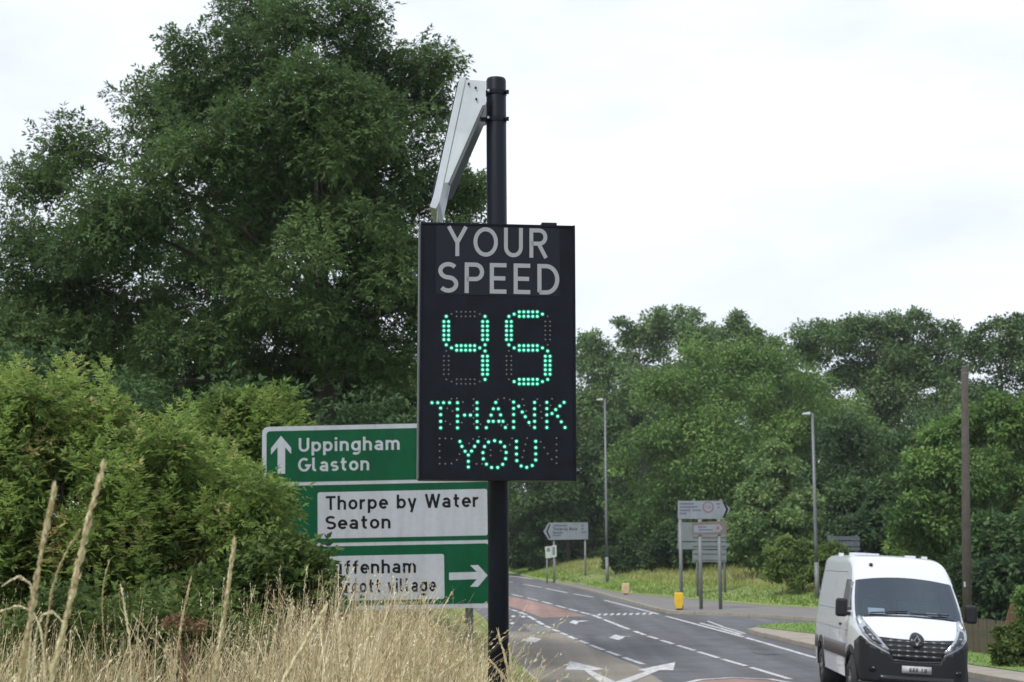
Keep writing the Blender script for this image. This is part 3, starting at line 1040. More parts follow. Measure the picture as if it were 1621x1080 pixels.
T10 = wood('oak_tree', [(930, 720, 55, 0), (890, 700, 50, 0), (960, 780, 60, 0), (900, 800, 60, 0), (840, 790, 60, 0), (850, 720, 50, 0), (960, 690, 40, 0), (940, 850, 30, 0), (870, 850, 40, 0), (820, 840, 40, 0), (1000, 840, 40, 0), (860, 880, 30, 0), (930, 880, 30, 0), (800, 870, 30, 0)], 134,
           900, 'dark tree just right of the speed sign, behind the small white notice', 'leaf_dark', 0.30, per=152, tint0=0.45, **WK)
T11 = wood('ash_tree', [(840, 640, 60, 0), (900, 610, 50, 0), (780, 700, 70, 0), (860, 560, 40, 0), (920, 560, 30, 0), (780, 800, 60, 0), (720, 700, 70, 0), (700, 790, 70, 0)], 150,
           850, 'pale green tree half hidden behind the speed sign', 'leaf_pale', 0.34, per=114, tint0=0.4, **WK)
# shaded understorey at the edge of the wood: bushes, copies of one shape
UB = wood('bush', [(1000, 872, 26, 0), (975, 880, 20, 0), (1028, 878, 22, 0), (1000, 853, 20, 0), (985, 893, 18, 0), (1015, 893, 18, 0), (1000, 897, 16, -1), (968, 893, 14, 0), (1034, 893, 14, 0)], 104, 1000, 'low dark bush left of the double signpost', 'leaf_dark', 0.20, per=133, cat='bush', r0=0.05, tint0=0.3, **WK)
for px, Y, sc, lab in ((835, 146, 1.6, 'low dark bush nearest the speed sign post'), (915, 136, 1.4, 'low dark bush right of the white notice'), (1060, 98, 1.0, 'low dark bush left of the grey sign backs'),
                       (1130, 96, 1.3, 'low dark bush behind the grey sign backs'), (1185, 94, 1.0, 'low dark bush left of the cone-shaped tree'), (1345, 90, 1.6, 'tall dark bush hidden behind the van roof'), (1420, 84, 1.6, 'tall dark bush behind the van cab'),
                       (1490, 78, 1.5, 'tall dark bush left of the wooden pole foot'), (1575, 58, 1.3, 'dark bush behind the low fence'), (1640, 56, 1.3, 'dark bush at the right picture edge')):
    b = at(px, 880, Y)
    copy_tree(UB, (b.x, Y, verge_z(b.x, Y)), px * 0.37, (sc, sc, sc), lab)
for px, Y, sc, lab in ((790, 160, 3.2, 'deep shaded thicket behind the speed sign post'), (880, 158, 3.2, 'deep shaded thicket behind the left-pointing sign'), (970, 150, 3.4, 'deep shaded thicket behind the left street lamp'), (1040, 146, 3.0, 'deep shaded thicket left of the double signpost'),
                       (1120, 142, 3.4, 'deep shaded thicket behind the double signpost'), (1200, 138, 3.4, 'deep shaded thicket behind the cone-shaped tree'), (1290, 132, 3.6, 'deep shaded thicket behind the right street lamp'), (1390, 126, 3.8, 'deep shaded thicket above the van cab'),
                       (1480, 118, 3.8, 'deep shaded thicket left of the wooden pole'), (1560, 108, 3.6, 'deep shaded thicket right of the wooden pole'), (1640, 100, 3.4, 'deep shaded thicket at the right picture edge')):
    b = at(px, 880, Y)
    copy_tree(T8, (b.x, Y, verge_z(b.x, Y) - 0.8), px * 0.53, (sc * 0.30, sc * 0.28, sc * 0.26), lab)
# far ranks of the wood closing the view
for i, (src, px, Y, sc) in enumerate(((T4, 985, 168, .95), (T4, 1110, 164, .97), (T4, 1250, 160, .95), (T5, 1500, 142, .9), (T3, 760, 175, .8), (T3, 1680, 125, .9), (T3, 1180, 150, .82), (T3, 1050, 152, .80))):
    b = at(px, 880, Y)
    copy_tree(src, (b.x, Y, verge_z(b.x, Y) - 0.5), 2.1 + i, (sc, sc, sc * 0.9),
              ['far dark tree behind the airy tree tops', 'far dark tree behind the broad front tree', 'far dark tree behind the gap in the skyline', 'far dark tree behind the wooden pole top',
               'far tree hidden behind the speed sign', 'far tree beyond the right picture edge', 'far tree in the shade behind the cone-shaped tree', 'far tree in the shade between the lamp and the double signpost'][i], MATS['leaf_dark'])

#==THINGS==
# ------------------------------------------------------------------ speed display on its black pole
YS = 8.25
fs = Face(787, 559, YS, yaw=R(6.5))
pole_c = at(787, 559, YS + 0.21)
gz = bank_z(pole_c.x, YS)
ptop = at(785, 125, YS + 0.21).z
sp = thing('speed_sign', (pole_c.x, pole_c.y, gz), 'black vehicle speed display on a black pole, reading 45 thank you in green', 'speed sign', rot=(0, 0, 0))
b = MB()
h = ptop - gz
b.tube([(0.012, 0, -0.4), (0.006, 0, h * 0.5), (-0.008, 0, h - 0.012), (-0.008, 0, h)], [0.0555, 0.0555, 0.0555, 0.051], 24)
b.build('pole', MATS['black_paint'], sp, True)
M_inv = Matrix.Translation(-sp.location)


def sid(o):
    """place a part authored in the display's front plane"""
    o.matrix_local = M_inv @ Matrix.Translation(fs.o) @ fs.M.to_4x4()
    return o


x0, z0, x1, z1 = fs.box(663, 358, 910, 760)
sid(MB().box(((x0 + x1) / 2, 0.065, (z0 + z1) / 2), (x1 - x0, 0.13, z1 - z0)).build('housing', MATS['black_paint'], sp, bevel=0.006))
b = MB()
for q in ((x0, x0 + 0.010), (x1 - 0.010, x1)):
    b.box(((q[0] + q[1]) / 2, -0.002, (z0 + z1) / 2), (0.010, 0.012, z1 - z0 + 0.004))
for q in ((z0, z0 + 0.010), (z1 - 0.010, z1)):
    b.box(((x0 + x1) / 2, -0.003, (q[0] + q[1]) / 2), (x1 - x0 - 0.021, 0.010, 0.010))
sid(b.build('front_rim', MATS['black_panel'], sp))
sid(MB().box((x0 - 0.004, 0.06, (z0 + z1) / 2), (0.006, 0.10, z1 - z0 - 0.01)).build('side_flange', MATS['galvanised'], sp))
sid(MB().prism(rrect(x0 + 0.012, z0 + 0.012, x1 - 0.012, z1 - 0.012, 0.008, 2), -0.0025, 0.001).build('front_window', MATS['black_panel'], sp))
bx = fs.box(690, 361, 886, 466)
sid(MB().prism(rrect(*bx, 0.004, 2), -0.0045, -0.002).build('legend_plate', MATS['dark_sheet'], sp))
sid(lettering('YOUR', fs.box(707, 362.5, 867, 405.5), -0.0046, MATS['sign_grey'], sp, 0.138, 0.22))
sid(lettering('SPEED', fs.box(693.5, 419, 885, 463.5), -0.0046, MATS['sign_grey'], sp, 0.138, 0.22))
bx = fs.box(858, 352, 882, 358.5)
sid(MB().box(((bx[0] + bx[2]) / 2, 0.04, (bx[1] + bx[3]) / 2), (bx[2] - bx[0], 0.06, bx[3] - bx[1])).build('sensor_box', MATS['dark_sheet'], sp, bevel=0.003))
bx = fs.box(745, 477, 763, 483)
sid(MB().box(((bx[0] + bx[2]) / 2, -0.004, (bx[1] + bx[3]) / 2), (bx[2] - bx[0], 0.004, 0.004)).build('light_sensor', MATS['dark_sheet'], sp))
for zz in (z0 + 0.25, z1 - 0.25):
    sid(MB().box((pole_c.x - fs.o.x, 0.15, zz), (0.26, 0.05, 0.05)).build('clamp_bracket', MATS['galvanised'], sp))

# light emitting dots: a dome and an added glowing ring for its halo
def dome(r, h, n=8):
    vv = [(0, -h, 0)]
    ff = []
    for j, (rr, yy) in enumerate(((0.6, 0.78), (1.0, 0.0))):
        for k in range(n):
            a = 2 * math.pi * k / n
            vv.append((math.cos(a) * r * rr, -h * yy, math.sin(a) * r * rr))
    for k in range(n):
        k2 = (k + 1) % n
        ff.append((0, 1 + k, 1 + k2))
        ff.append((1 + k, 1 + n + k, 1 + n + k2, 1 + k2))
    return vv, ff


v_, f_ = dome(0.0068, 0.005)
led_me = bpy.data.meshes.new('led')
n0 = len(v_)
cv, cf = [], []
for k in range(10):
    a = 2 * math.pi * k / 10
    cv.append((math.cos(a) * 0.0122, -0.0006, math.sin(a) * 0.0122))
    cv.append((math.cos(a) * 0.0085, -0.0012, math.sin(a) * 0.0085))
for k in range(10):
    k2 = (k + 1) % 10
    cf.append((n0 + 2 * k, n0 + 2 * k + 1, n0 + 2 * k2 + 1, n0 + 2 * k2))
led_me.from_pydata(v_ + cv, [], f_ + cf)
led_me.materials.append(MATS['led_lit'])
led_me.materials.append(MATS['led_halo'])
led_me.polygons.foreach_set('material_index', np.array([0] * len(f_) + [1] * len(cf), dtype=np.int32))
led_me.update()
off_v, off_f = dome(0.0062, 0.003, 4)


def led_group(name, pts, label):
    """a lit character: an Empty part holding its dots"""
    g = bpy.data.objects.new(name, None)
    COL.objects.link(g)
    g.empty_display_size = 0.05
    g.parent = sp
    g['label'] = label
    sid(g)
    for px, py in pts:
        u, w = fs.px(px, py)
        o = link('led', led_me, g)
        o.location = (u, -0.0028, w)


def off_group(pts):
    b = MB()
    for px, py in pts:
        u, w = fs.px(px, py)
        b.add([(x + u, y - 0.003, z + w) for x, y, z in off_v], off_f)
    o = sid(b.build('unlit_dots', MATS['led_off'], sp))
    o['kind'] = 'stuff'


def z6(x, y):
    return 670 + x / 6.75, 470 + y / 6.75


def z7(x, y):
    return 670 + x / 6.754, 620 + y / 6.754


def segment(cx, cy, vert):
    out = []
    for i in range(-2, 3):
        for s in (-1, 1):
            out.append((cx + s * 25, cy + i * 48) if vert else (cx + i * 48, cy + s * 24))
    out += [(cx, cy - 152), (cx, cy + 152)] if vert else [(cx - 151, cy), (cx + 151, cy)]
    return [z6(*p) for p in out]


def digit(cx, on):
    segs = {'a': (cx, 187, 0), 'b': (cx + 207, 363, 1), 'c': (cx + 207, 733, 1), 'd': (cx, 908, 0), 'e': (cx - 207, 733, 1), 'f': (cx - 207, 363, 1), 'g': (cx, 548, 0)}
    lit, off = [], []
    for k, q in segs.items():
        (lit if k in on else off).extend(segment(*q))
    return lit, off


l4, o4 = digit(453, 'bcfg')
l5, o5 = digit(1122, 'acdfg')
led_group('digit', l4, 'glowing green figure 4')
led_group('digit', l5, 'glowing green figure 5')
CH = {
    'T': [(93, 121), (155, 121), (217, 121), (281, 121), (186, 178), (186, 249), (186, 320), (186, 390)],
    'H': [(366, 121), (366, 190), (366, 262), (366, 322), (366, 390), (442, 253), (504, 253), (575, 121), (575, 186), (575, 253), (575, 322), (575, 388)],
    'A': [(775, 118), (749, 186), (803, 186), (725, 253), (827, 251), (698, 320), (748, 320), (808, 320), (852, 320), (674, 388), (878, 386)],
    'N': [(966, 114), (966, 182), (966, 248), (966, 322), (966, 386), (1020, 159), (1058, 220), (1090, 271), (1130, 332), (1190, 118), (1190, 186), (1190, 251), (1190, 320), (1190, 386)],
    'K': [(1321, 117), (1321, 184), (1321, 251), (1321, 322), (1321, 386), (1376, 237), (1416, 195), (1461, 156), (1505, 117), (1437, 266), (1475, 325), (1515, 386)],
    'Y': [(392, 535), (413, 588), (447, 640), (516, 638), (549, 588), (585, 535), (482, 680), (482, 748), (482, 808)],
    'O': [(763, 527), (698, 541), (825, 541), (655, 590), (869, 590), (638, 655), (886, 653), (642, 721), (880, 719), (675, 778), (849, 780), (730, 813), (796, 813)],
    'U': [(996, 533), (996, 601), (996, 670), (1000, 740), (1046, 797), (1106, 812), (1165, 792), (1202, 733), (1202, 668), (1202, 601), (1202, 533)]}
for k, pts in CH.items():
    led_group('letter', [z7(*p) for p in pts], 'glowing green letter ' + k)
OFF = [(175, 503), (236, 503), (302, 506), (175, 570), (175, 637), (175, 707), (175, 773), (236, 773), (302, 771), (360, 733), (388, 671), (533, 508), (595, 487), (490, 556), (570, 776), (665, 508), (630, 776),
       (950, 503), (925, 570), (1110, 500), (1092, 567), (1075, 635), (1060, 704), (720, 627), (720, 685), (830, 635), (1255, 540), (1293, 602), (1331, 665), (1372, 726), (1424, 500), (1424, 567), (1424, 633), (1424, 702),
       (1424, 768), (300, 80), (360, 75), (424, 115), (257, 182), (312, 210), (238, 320), (288, 352), (412, 335), (538, 84), (535, 150), (537, 215), (537, 285), (540, 350), (612, 352), (865, 73), (800, 86), (925, 88),
       (900, 355), (835, 362), (1063, 85), (1078, 150), (1220, 84), (1248, 150), (1258, 218), (1267, 285), (1376, 80), (1360, 150), (1100, 210), (1140, 365)]
off_group(o4 + o5 + [z7(*p) for p in OFF])

# ------------------------------------------------------------------ solar panel on the pole, seen along its edge
YP = YS + 0.10
fp = Face(735, 210, YP)
pm = thing('solar_panel', fp.o, 'pale metal framed solar panel bracketed to the top of the black pole, seen edge-on', 'solar panel')
DEP = 0.46
fr = fp.poly([(728, 121), (738, 122), (696, 320), (690, 331), (680, 328), (686, 310)])
MB().prism(fr, 0.0, DEP).build('frame', MATS['white_metal'], pm, bevel=0.003)
a_, b_ = fp.px(728, 121), fp.px(682, 322)
dx, dz = b_[0] - a_[0], b_[1] - a_[1]
nx, nz = -dz, dx
ln = math.hypot(nx, nz)
nx, nz = -abs(nx) / ln * 0.006, abs(nz) / ln * 0.006 * (1 if nz > 0 else 1)
lo_, hi_ = (a_[0] + dx * 0.03, a_[1] + dz * 0.03), (a_[0] + dx * 0.94, a_[1] + dz * 0.94)
MB().prism([lo_, hi_, (hi_[0] + nx, hi_[1] + nz), (lo_[0] + nx, lo_[1] + nz)], 0.02, DEP - 0.02).build('cell_sheet', MATS['panel_cells'], pm)
br = fp.poly([(738.6, 126), (769, 128), (769, 165), (763.5, 167), (710, 289), (703.5, 289)])
MB().prism(br, 0.004, 0.009).build('bracket_plate', MATS['white_metal'], pm)
MB().prism(br, DEP - 0.05, DEP - 0.045).build('bracket_plate', MATS['galvanised'], pm)
b = MB()
for q in ((764, 166, 764, 169), (738, 124, 770, 126)):
    pass
lowe = fp.poly([(763.5, 166.5), (766, 170), (713, 291), (709.5, 289.5)])
b.prism(lowe, 0.009, 0.05)
b.build('bracket_flange', MATS['galvanised'], pm)
for q in ((753, 139), (754, 157), (742, 133)):
    u, w = fp.px(*q)
    MB().tube([(u, 0.005, w), (u, -0.006, w)], 0.006, 8).build('bolt', MATS['dark_sheet'], pm)
for q in (139, 182):
    u0, w = fp.px(771, q)
    u1, _ = fp.px(800, q)
    c = (pole_c - fp.o)
    pts = []
    b = MB()
    b.tube([(c.x - 0.0085, c.y, w - 0.012), (c.x - 0.0085, c.y, w + 0.012)], 0.0595, 24)
    b.box((c.x - 0.072, c.y - 0.02, w), (0.045, 0.02, 0.02))
    b.box((c.x + 0.056, c.y - 0.03, w), (0.016, 0.03, 0.016))
    b.build('pole_clamp', MATS['black_paint'], pm, False)
    MB().tube([(c.x - 0.05, c.y - 0.052, w), (c.x - 0.05, c.y - 0.066, w)], 0.007, 8).build('bolt', MATS['white_metal'], pm)
u, w = fp.px(692, 326)
u2, w2 = fp.px(690, 357)
MB().tube([(u, 0.06, w), (u - 0.001, 0.06, (w + w2) / 2), (u2, 0.07, w2)], 0.0035, 6).build('cable', MATS['white_metal'], pm)

# ------------------------------------------------------------------ green direction sign
YG = 18.0
fg = Face(600, 820, YG, yaw=R(-2), roll=R(1.1))
gzb = bank_z(fg.o.x, YG)
gs = thing('direction_sign', fg.o, 'large green road sign to Uppingham, Glaston, Thorpe by Water and Seaton', 'road sign', rot=fg.rot)
a0 = fg.px(415, 676)
a1 = fg.px(783, 962)
X0, X1, Z1, Z0 = a0[0], a1[0], a0[1], a1[1]
MB().prism(rrect(X0, Z0, X1, Z1, 0.07, 6), 0.0, 0.02).build('panel', MATS['sign_white'], gs)
w_ = 0.052
zs1 = fg.px(470, 766)[1]
zs2 = fg.px(560, 861.5)[1]
lw_ = 0.042
MB().prism(rrect(X0 + w_, zs1 + lw_ / 2, X1 - w_, Z1 - w_, 0.04, 5), -0.003, 0.0).build('green_field', MATS['sign_green'], gs)
MB().prism(rrect(X0 + w_, zs2 + lw_ / 2, X1 - w_, zs1 - lw_ / 2, 0.01, 3), -0.003, 0.0).build('green_field', MATS['sign_green'], gs)
MB().prism(rrect(X0 + w_, Z0 + w_, X1 - w_, zs2 - lw_ / 2, 0.04, 5), -0.003, 0.0).build('green_field', MATS['sign_green'], gs)


def gbox(*a):
    return fg.box(*a)


bx = fg.box(503, 774, 771, 853)
MB().prism(rrect(*bx, 0.025, 4), -0.006, -0.003).build('white_plate', MATS['sign_white'], gs)
bx2 = fg.box(503, 877, 703, 952)
MB().prism(rrect(*bx2, 0.025, 4), -0.006, -0.003).build('white_plate', MATS['sign_white'], gs)
SC = F / (YG * math.cos(PITCH) + 0.0)


def gtext(s, x0, x1, base, cap, m, y, label=None):
    ux0, vb = fg.px(x0, base)
    ux1 = ux0 + (x1 - x0) / SC
    vt = vb + (base - cap) / SC
    lettering(s, (ux0, vb, ux1, vt), y, m, gs, 0.165, 0.13)


gtext('Uppingham', 473, 635, 715.5, 693.5, MATS['sign_white'], -0.0032)
gtext('Glaston', 472, 586, 747, 725, MATS['sign_white'], -0.0032)
gtext('Thorpe by Water', 514, 761, 807.5, 785.5, MATS['sign_black'], -0.0062)
gtext('Seaton', 515.5, 619, 838.5, 817, MATS['sign_black'], -0.0062)
gtext('Luffenham', 512, 659, 909.5, 888, MATS['sign_black'], -0.0062)
gtext('Morcott village', 514, 691, 939.5, 918, MATS['sign_black'], -0.0062)
MB().prism(fg.poly([(445, 690), (461, 709), (461, 719), (451.5, 708), (451.5, 750), (439.5, 750), (439.5, 708), (429, 720), (429, 710)]), -0.0052, -0.003).build('arrow_mark', MATS['sign_white'], gs)
MB().prism(fg.poly([(772, 911), (757, 929), (744, 929), (755, 917), (711, 918.5), (711, 906.5), (755, 905.5), (744, 895), (757, 894.5)]), -0.0052, -0.003).build('arrow_mark', MATS['sign_white'], gs)
MB().box(((X0 + X1) / 2 - 0.02, -0.0008, (Z0 + Z1) / 2), (0.003, 0.001, Z1 - Z0)).build('sheet_joint', MATS['post_grey'], gs)
for px in (480, 740):
    u = fg.px(px, 820)[0]
    b = MB().tube([(u, 0.075, Z1 - 0.03), (u, 0.075, gzb - fg.o.z - 0.3)], 0.045, 12)
    b.build('post', MATS['post_grey'], gs, True)
b = MB()
for zz in (Z1 - 0.3, (Z0 + Z1) / 2, Z0 + 0.3):
    b.box(((X0 + X1) / 2, 0.027, zz), (X1 - X0 - 0.1, 0.012, 0.05))
b.build('stiffener_rail', MATS['galvanised'], gs)

# ------------------------------------------------------------------ far signs
def verge_hit(px, py):
    d = ray(px, py)
    for i in range(400, 2600):
        Y = i * 0.1
        p = C0 + d * (Y / d.y)
        if p.z < verge_z(p.x, p.y):
            return p
    return at(px, py, 120)


def posts(root, fc, pxs, py_top, r, foot_z, back=0.05):
    for px in pxs:
        u, w = fc.px(px, py_top)
        MB().tube([(u, back, w), (u, back, foot_z - fc.o.z - 0.3)], r, 8).build('post', MATS['post_grey'], root, True)


def print_bars(root, fc, rows, m, y):
    """printing too small to read: one small mark per word"""
    for x0_, y0_, x1_, y1_ in rows:
        bq = fc.box(x0_, y0_, x1_, y1_)
        MB().prism([(bq[0], bq[1]), (bq[2], bq[1]), (bq[2], bq[3]), (bq[0], bq[3])], y - 0.001, y).build('print_mark', m, root)


# arrow-ended sign on three posts
base = gp(1109, 968)
YF = base.y
ff_ = Face(1112, 850, YF)
fl = thing('flag_sign', ff_.o, 'white arrow-ended road sign pointing right with a red-ringed disc, on three tall posts', 'road sign')
MB().prism(ff_.poly([(1073, 793), (1145, 793), (1156, 806.5), (1145, 821.5), (1073, 821.5)]), 0.0, 0.03).build('panel', MATS['sign_white_shaded'], fl)
MB().prism(ff_.poly([(1143.5, 794), (1147, 794), (1153, 807), (1147, 820), (1143.5, 820), (1149.5, 807)]), -0.004, 0.0).build('chevron', MATS['sign_black'], fl)
u, w = ff_.px(1121, 803)
ro = ff_.px(1130, 803)[0] - u


def disc(r, n=24):
    return [(u + r * math.cos(2 * math.pi * k / n), w + r * math.sin(2 * math.pi * k / n)) for k in range(n)]


MB().prism(disc(ro), -0.004, 0.0).build('ring_disc', MATS['sign_red'], fl)
MB().prism(disc(ro * 0.78), -0.006, -0.004).build('disc_centre', MATS['sign_white_shaded'], fl)
lettering('7.5t', (u - ro * 0.55, w - ro * 0.22, u + ro * 0.55, w + ro * 0.25), -0.0062, MATS['faint_print'], fl)
print_bars(fl, ff_, [(1076, 796.5, 1098, 799), (1076, 801.5, 1104, 804), (1076, 806.8, 1093, 809.2), (1096, 806.8, 1110, 809.2), (1076, 811.8, 1087, 814.2), (1134, 796.5, 1140, 799), (1136, 802, 1139, 804.5)], MATS['faint_print'], -0.0005)
posts(fl, ff_, (1077, 1108, 1138.5), 822, 0.075, base.z)
# small brown bordered sign on the same posts' right half
yb_ = -0.04
bs = thing('tourist_sign', ff_.o, 'small brown-bordered white sign below the arrow-ended sign', 'road sign')
MB().prism(ff_.poly([(1095, 827), (1150, 824.5), (1150, 846), (1096, 847)]), -0.06, -0.04).build('panel', MATS['sign_brown'], bs)
MB().prism(ff_.poly([(1098, 832), (1138, 830), (1144, 836), (1138, 842.5), (1098, 843.5)]), -0.064, -0.06).build('white_plate', MATS['sign_white_shaded'], bs)
print_bars(bs, ff_, [(1104, 833.5, 1118, 835.5), (1106, 838, 1128, 840)], MATS['faint_print'], -0.0645)
print_bars(bs, ff_, [(1134.5, 833.5, 1138, 838.5)], MATS['sign_red'], -0.0645)
MB().box((ff_.px(1108, 836)[0], -0.035, ff_.px(1108, 836)[1]), (0.08, 0.03, 0.1)).build('clip', MATS['post_grey'], bs)

# backs of other signs behind it
pb = at(1115, 890, YF + 12)
fb = Face(1112, 850, YF + 12)
bk = thing('sign_back', fb.o, 'grey backs of two large road signs standing behind the arrow-ended sign', 'road sign')
MB().prism(fb.poly([(1073, 827), (1150, 827), (1150, 857), (1073, 857)]), 0.0, 0.03).build('panel', MATS['sign_back'], bk)
MB().prism(fb.poly([(1073, 858.5), (1149, 858.5), (1154.5, 863), (1149, 869.5), (1073, 869.5)]), 0.005, 0.035).build('panel', MATS['sign_back'], bk)
MB().prism(fb.poly([(1096, 871), (1150, 871), (1150, 890), (1096, 890)]), 0.0, 0.03).build('panel', MATS['sign_back'], bk)
b = MB()
for py in (834, 850, 864, 876, 886):
    bq = fb.box(1097, py - 0.8, 1149, py + 0.8)
    b.box(((bq[0] + bq[2]) / 2, -0.015, (bq[1] + bq[3]) / 2), (bq[2] - bq[0], 0.028, 0.06))
b.build('stiffener_rail', MATS['post_grey'], bk)
posts(bk, fb, (1103, 1146), 828, 0.06, verge_z(pb.x, pb.y), 0.09)

# arrow-ended sign pointing left
lb = at(896, 900, 111)
lb.z = verge_z(lb.x, lb.y)
fL = Face(896, 841, lb.y)
ls = thing('flag_sign', fL.o, 'white arrow-ended road sign pointing left, far side of the road by the dark trees', 'road sign')
MB().prism(fL.poly([(860, 841.5), (868.5, 827.5), (931, 827), (931, 854), (868.5, 855)]), 0.0, 0.04).build('panel', MATS['sign_white_shaded'], ls)
MB().prism(fL.poly([(869.5, 830), (871.5, 830), (867, 841.5), (872, 852), (869.5, 852), (864.6, 841.5)]), -0.004, 0.0).build('chevron', MATS['sign_black'], ls)
print_bars(ls, fL, [(876, 831, 898, 833.4), (875, 846.5, 888, 848.8), (920, 831, 924, 833.4), (920, 836, 924, 838.5), (921, 841.5, 928, 844)], MATS['faint_print'], -0.0005)
lettering('Thorpe by Water', fL.box(875, 835.2, 915, 839.6), -0.0005, MATS['sign_black'], ls)
lettering('Seaton', fL.box(875, 841.2, 891, 845.0), -0.0005, MATS['sign_black'], ls)
posts(ls, fL, (877, 926.5), 854, 0.07, lb.z - 0.2, 0.12)
# small white notice below it
nb = at(873, 900, 110)
fN = Face(873, 877, nb.y - 0.6)
nbz = verge_z(fN.o.x, fN.o.y)
ns_ = thing('notice_board', fN.o, 'small white notice with dark print on short posts under the left-pointing sign', 'notice')
MB().prism(fN.poly([(862.5, 865.5), (872.4, 864.8), (872.4, 883.5), (864, 884)]), 0.0, 0.03).build('panel', MATS['notice_white'], ns_)
MB().prism(fN.poly([(872.8, 864), (881, 863), (881, 881.5), (872.8, 883)]), -0.006, 0.024).build('panel', MATS['notice_white'], ns_)
print_bars(ns_, fN, [(865.5, 867.5, 870.5, 873.5)], MATS['sign_back'], -0.0005)
print_bars(ns_, fN, [(874.5, 866, 878.5, 879)], MATS['sign_back'], -0.0065)
posts(ns_, fN, (866, 878), 884, 0.05, nbz, 0.08)
# weathered board showing over the van roof
fD = Face(1335, 860, 78)
db = thing('notice_board', fD.o, 'weathered blue-grey board among leaves just above the van roof', 'notice')
b = MB()
for k, (ya, yb2) in enumerate(((849, 855.5), (857, 865), (866.5, 872))):
    bq = fD.box(1309, ya, 1361, yb2)
    MB().box(((bq[0] + bq[2]) / 2, 0.0, (bq[1] + bq[3]) / 2), (bq[2] - bq[0], 0.05, bq[3] - bq[1])).build('plank', MATS['dark_board'], db)
posts(db, fD, (1314, 1356), 848, 0.06, verge_z(fD.o.x, 78), 0.09)

# ------------------------------------------------------------------ street lamps
def street_lamp(px_top, py_top, head_px, foot, label):
    root = thing('street_lamp', foot, label, 'street lamp', 'street lamps along the far road')
    t = at(px_top, py_top, foot.y) - foot
    d = Vector((t.x, 0, 0))
    MB().tube([(0, 0, -0.3), (0, 0, 1.6)], 0.105, 12).build('base_section', MATS['post_grey'], root, True)
    MB().tube([(0, 0, 1.6), (t.x * 0.3, 0, t.z * 0.3), (t.x, 0, t.z)], [0.085, 0.082, 0.062], 12).build('column', MATS['galvanised'], root, True)
    hx = (at(head_px, py_top, foot.y) - foot).x
    MB().tube([(t.x, 0, t.z - 0.06), (t.x + (hx - t.x) * 0.35, 0, t.z - 0.03)], 0.035, 8).build('bracket_arm', MATS['galvanised'], root, True)
    w2_ = hx - t.x
    MB().prism([(t.x + w2_ * 0.25, t.z + 0.05), (t.x + w2_ * 0.95, t.z - 0.01), (t.x + w2_, t.z - 0.06), (t.x + w2_ * 0.9, t.z - 0.09), (t.x + w2_ * 0.25, t.z - 0.09)], -0.14, 0.14).build('lantern', MATS['white_metal'], root, bevel=0.02)
    MB().box((t.x + w2_ * 0.62, 0, t.z - 0.10), (abs(w2_) * 0.5, 0.2, 0.018)).build('lens', MATS['sign_grey'], root)


p1 = at(961, 906, 99)
p1.z = verge_z(p1.x, p1.y)
street_lamp(957.5, 632, 944, p1, 'street lamp standing left of the double signpost, against the trees')
p2 = verge_hit(1294, 947)
street_lamp(1286, 654, 1270, p2, 'street lamp rising directly behind the van\'s left edge')

# ------------------------------------------------------------------ wooden pole
wf = at(1531, 1000, 49)
wf.z = zr(49) + 0.1
wp = thing('utility_pole', wf, 'dark brown wooden pole rising behind the right side of the van', 'utility pole')
t = at(1527, 582, 49) - wf
MB().tube([(0, 0, -0.4), (t.x * .3, 0, t.z * .3), (t.x, 0, t.z)], [0.150, 0.138, 0.105], 14).build('shaft', MATS['pole_wood'], wp, True)
MB().tube([(t.x, 0, t.z), (t.x, 0, t.z + 0.04)], [0.11, 0.09], 14).build('cap', MATS['galvanised'], wp, True)
MB().tube([(t.x, 0, t.z - 0.22), (t.x, 0, t.z - 0.16)], 0.112, 14).build('steel_band', MATS['galvanised'], wp)
u = at(1524, 925, 49) - wf
MB().box((u.x + 0.02, -0.15, u.z), (0.06, 0.02, 0.16)).build('tag_plate', MATS['sign_white'], wp)
for zz in (0.55, 0.62, 0.69, 0.76, 0.83):
    MB().tube([(t.x * zz - 0.2, 0, t.z * zz), (t.x * zz - 0.1, 0, t.z * zz)], 0.012, 6).build('step_bolt', MATS['galvanised'], wp)

# ------------------------------------------------------------------ bollards
def bollard(px, y0_, y1_, wpx, m, label):
    g = gp(px, y1_)
    s = F / g.y
    hh, ww = (y1_ - y0_) / s, wpx / s
    root = thing('bollard', (g.x, g.y, zr(g.y) + 0.09), label, 'bollard', 'bollards at the side road corner')
    hh -= 0.09
    poly = [(-ww * .28, 0), (ww * .28, 0), (ww * .5, hh * .38), (ww * .5, hh * .92), (ww * .4, hh), (-ww * .4, hh), (-ww * .5, hh * .92), (-ww * .5, hh * .38)]
    MB().prism(poly, -0.09, 0.09).build('body', m, root, bevel=0.03)
    MB().prism([(-ww * .3, -0.05), (ww * .3, -0.05), (ww * .3, 0.06), (-ww * .3, 0.06)], -0.12, 0.12).build('base', MATS['dark_sheet'], root)
    MB().prism([(-ww * .38, hh * .6), (ww * .38, hh * .6), (ww * .38, hh * .9), (-ww * .38, hh * .9)], -0.096, -0.0905).build('reflector', m, root)


bollard(1075, 939, 969, 14, MATS['yellow'], 'bright yellow bollard at the foot of the arrow-ended sign')
bollard(990.5, 924, 944, 12, MATS['beige'], 'faded beige bollard at the pavement edge left of the yellow one')

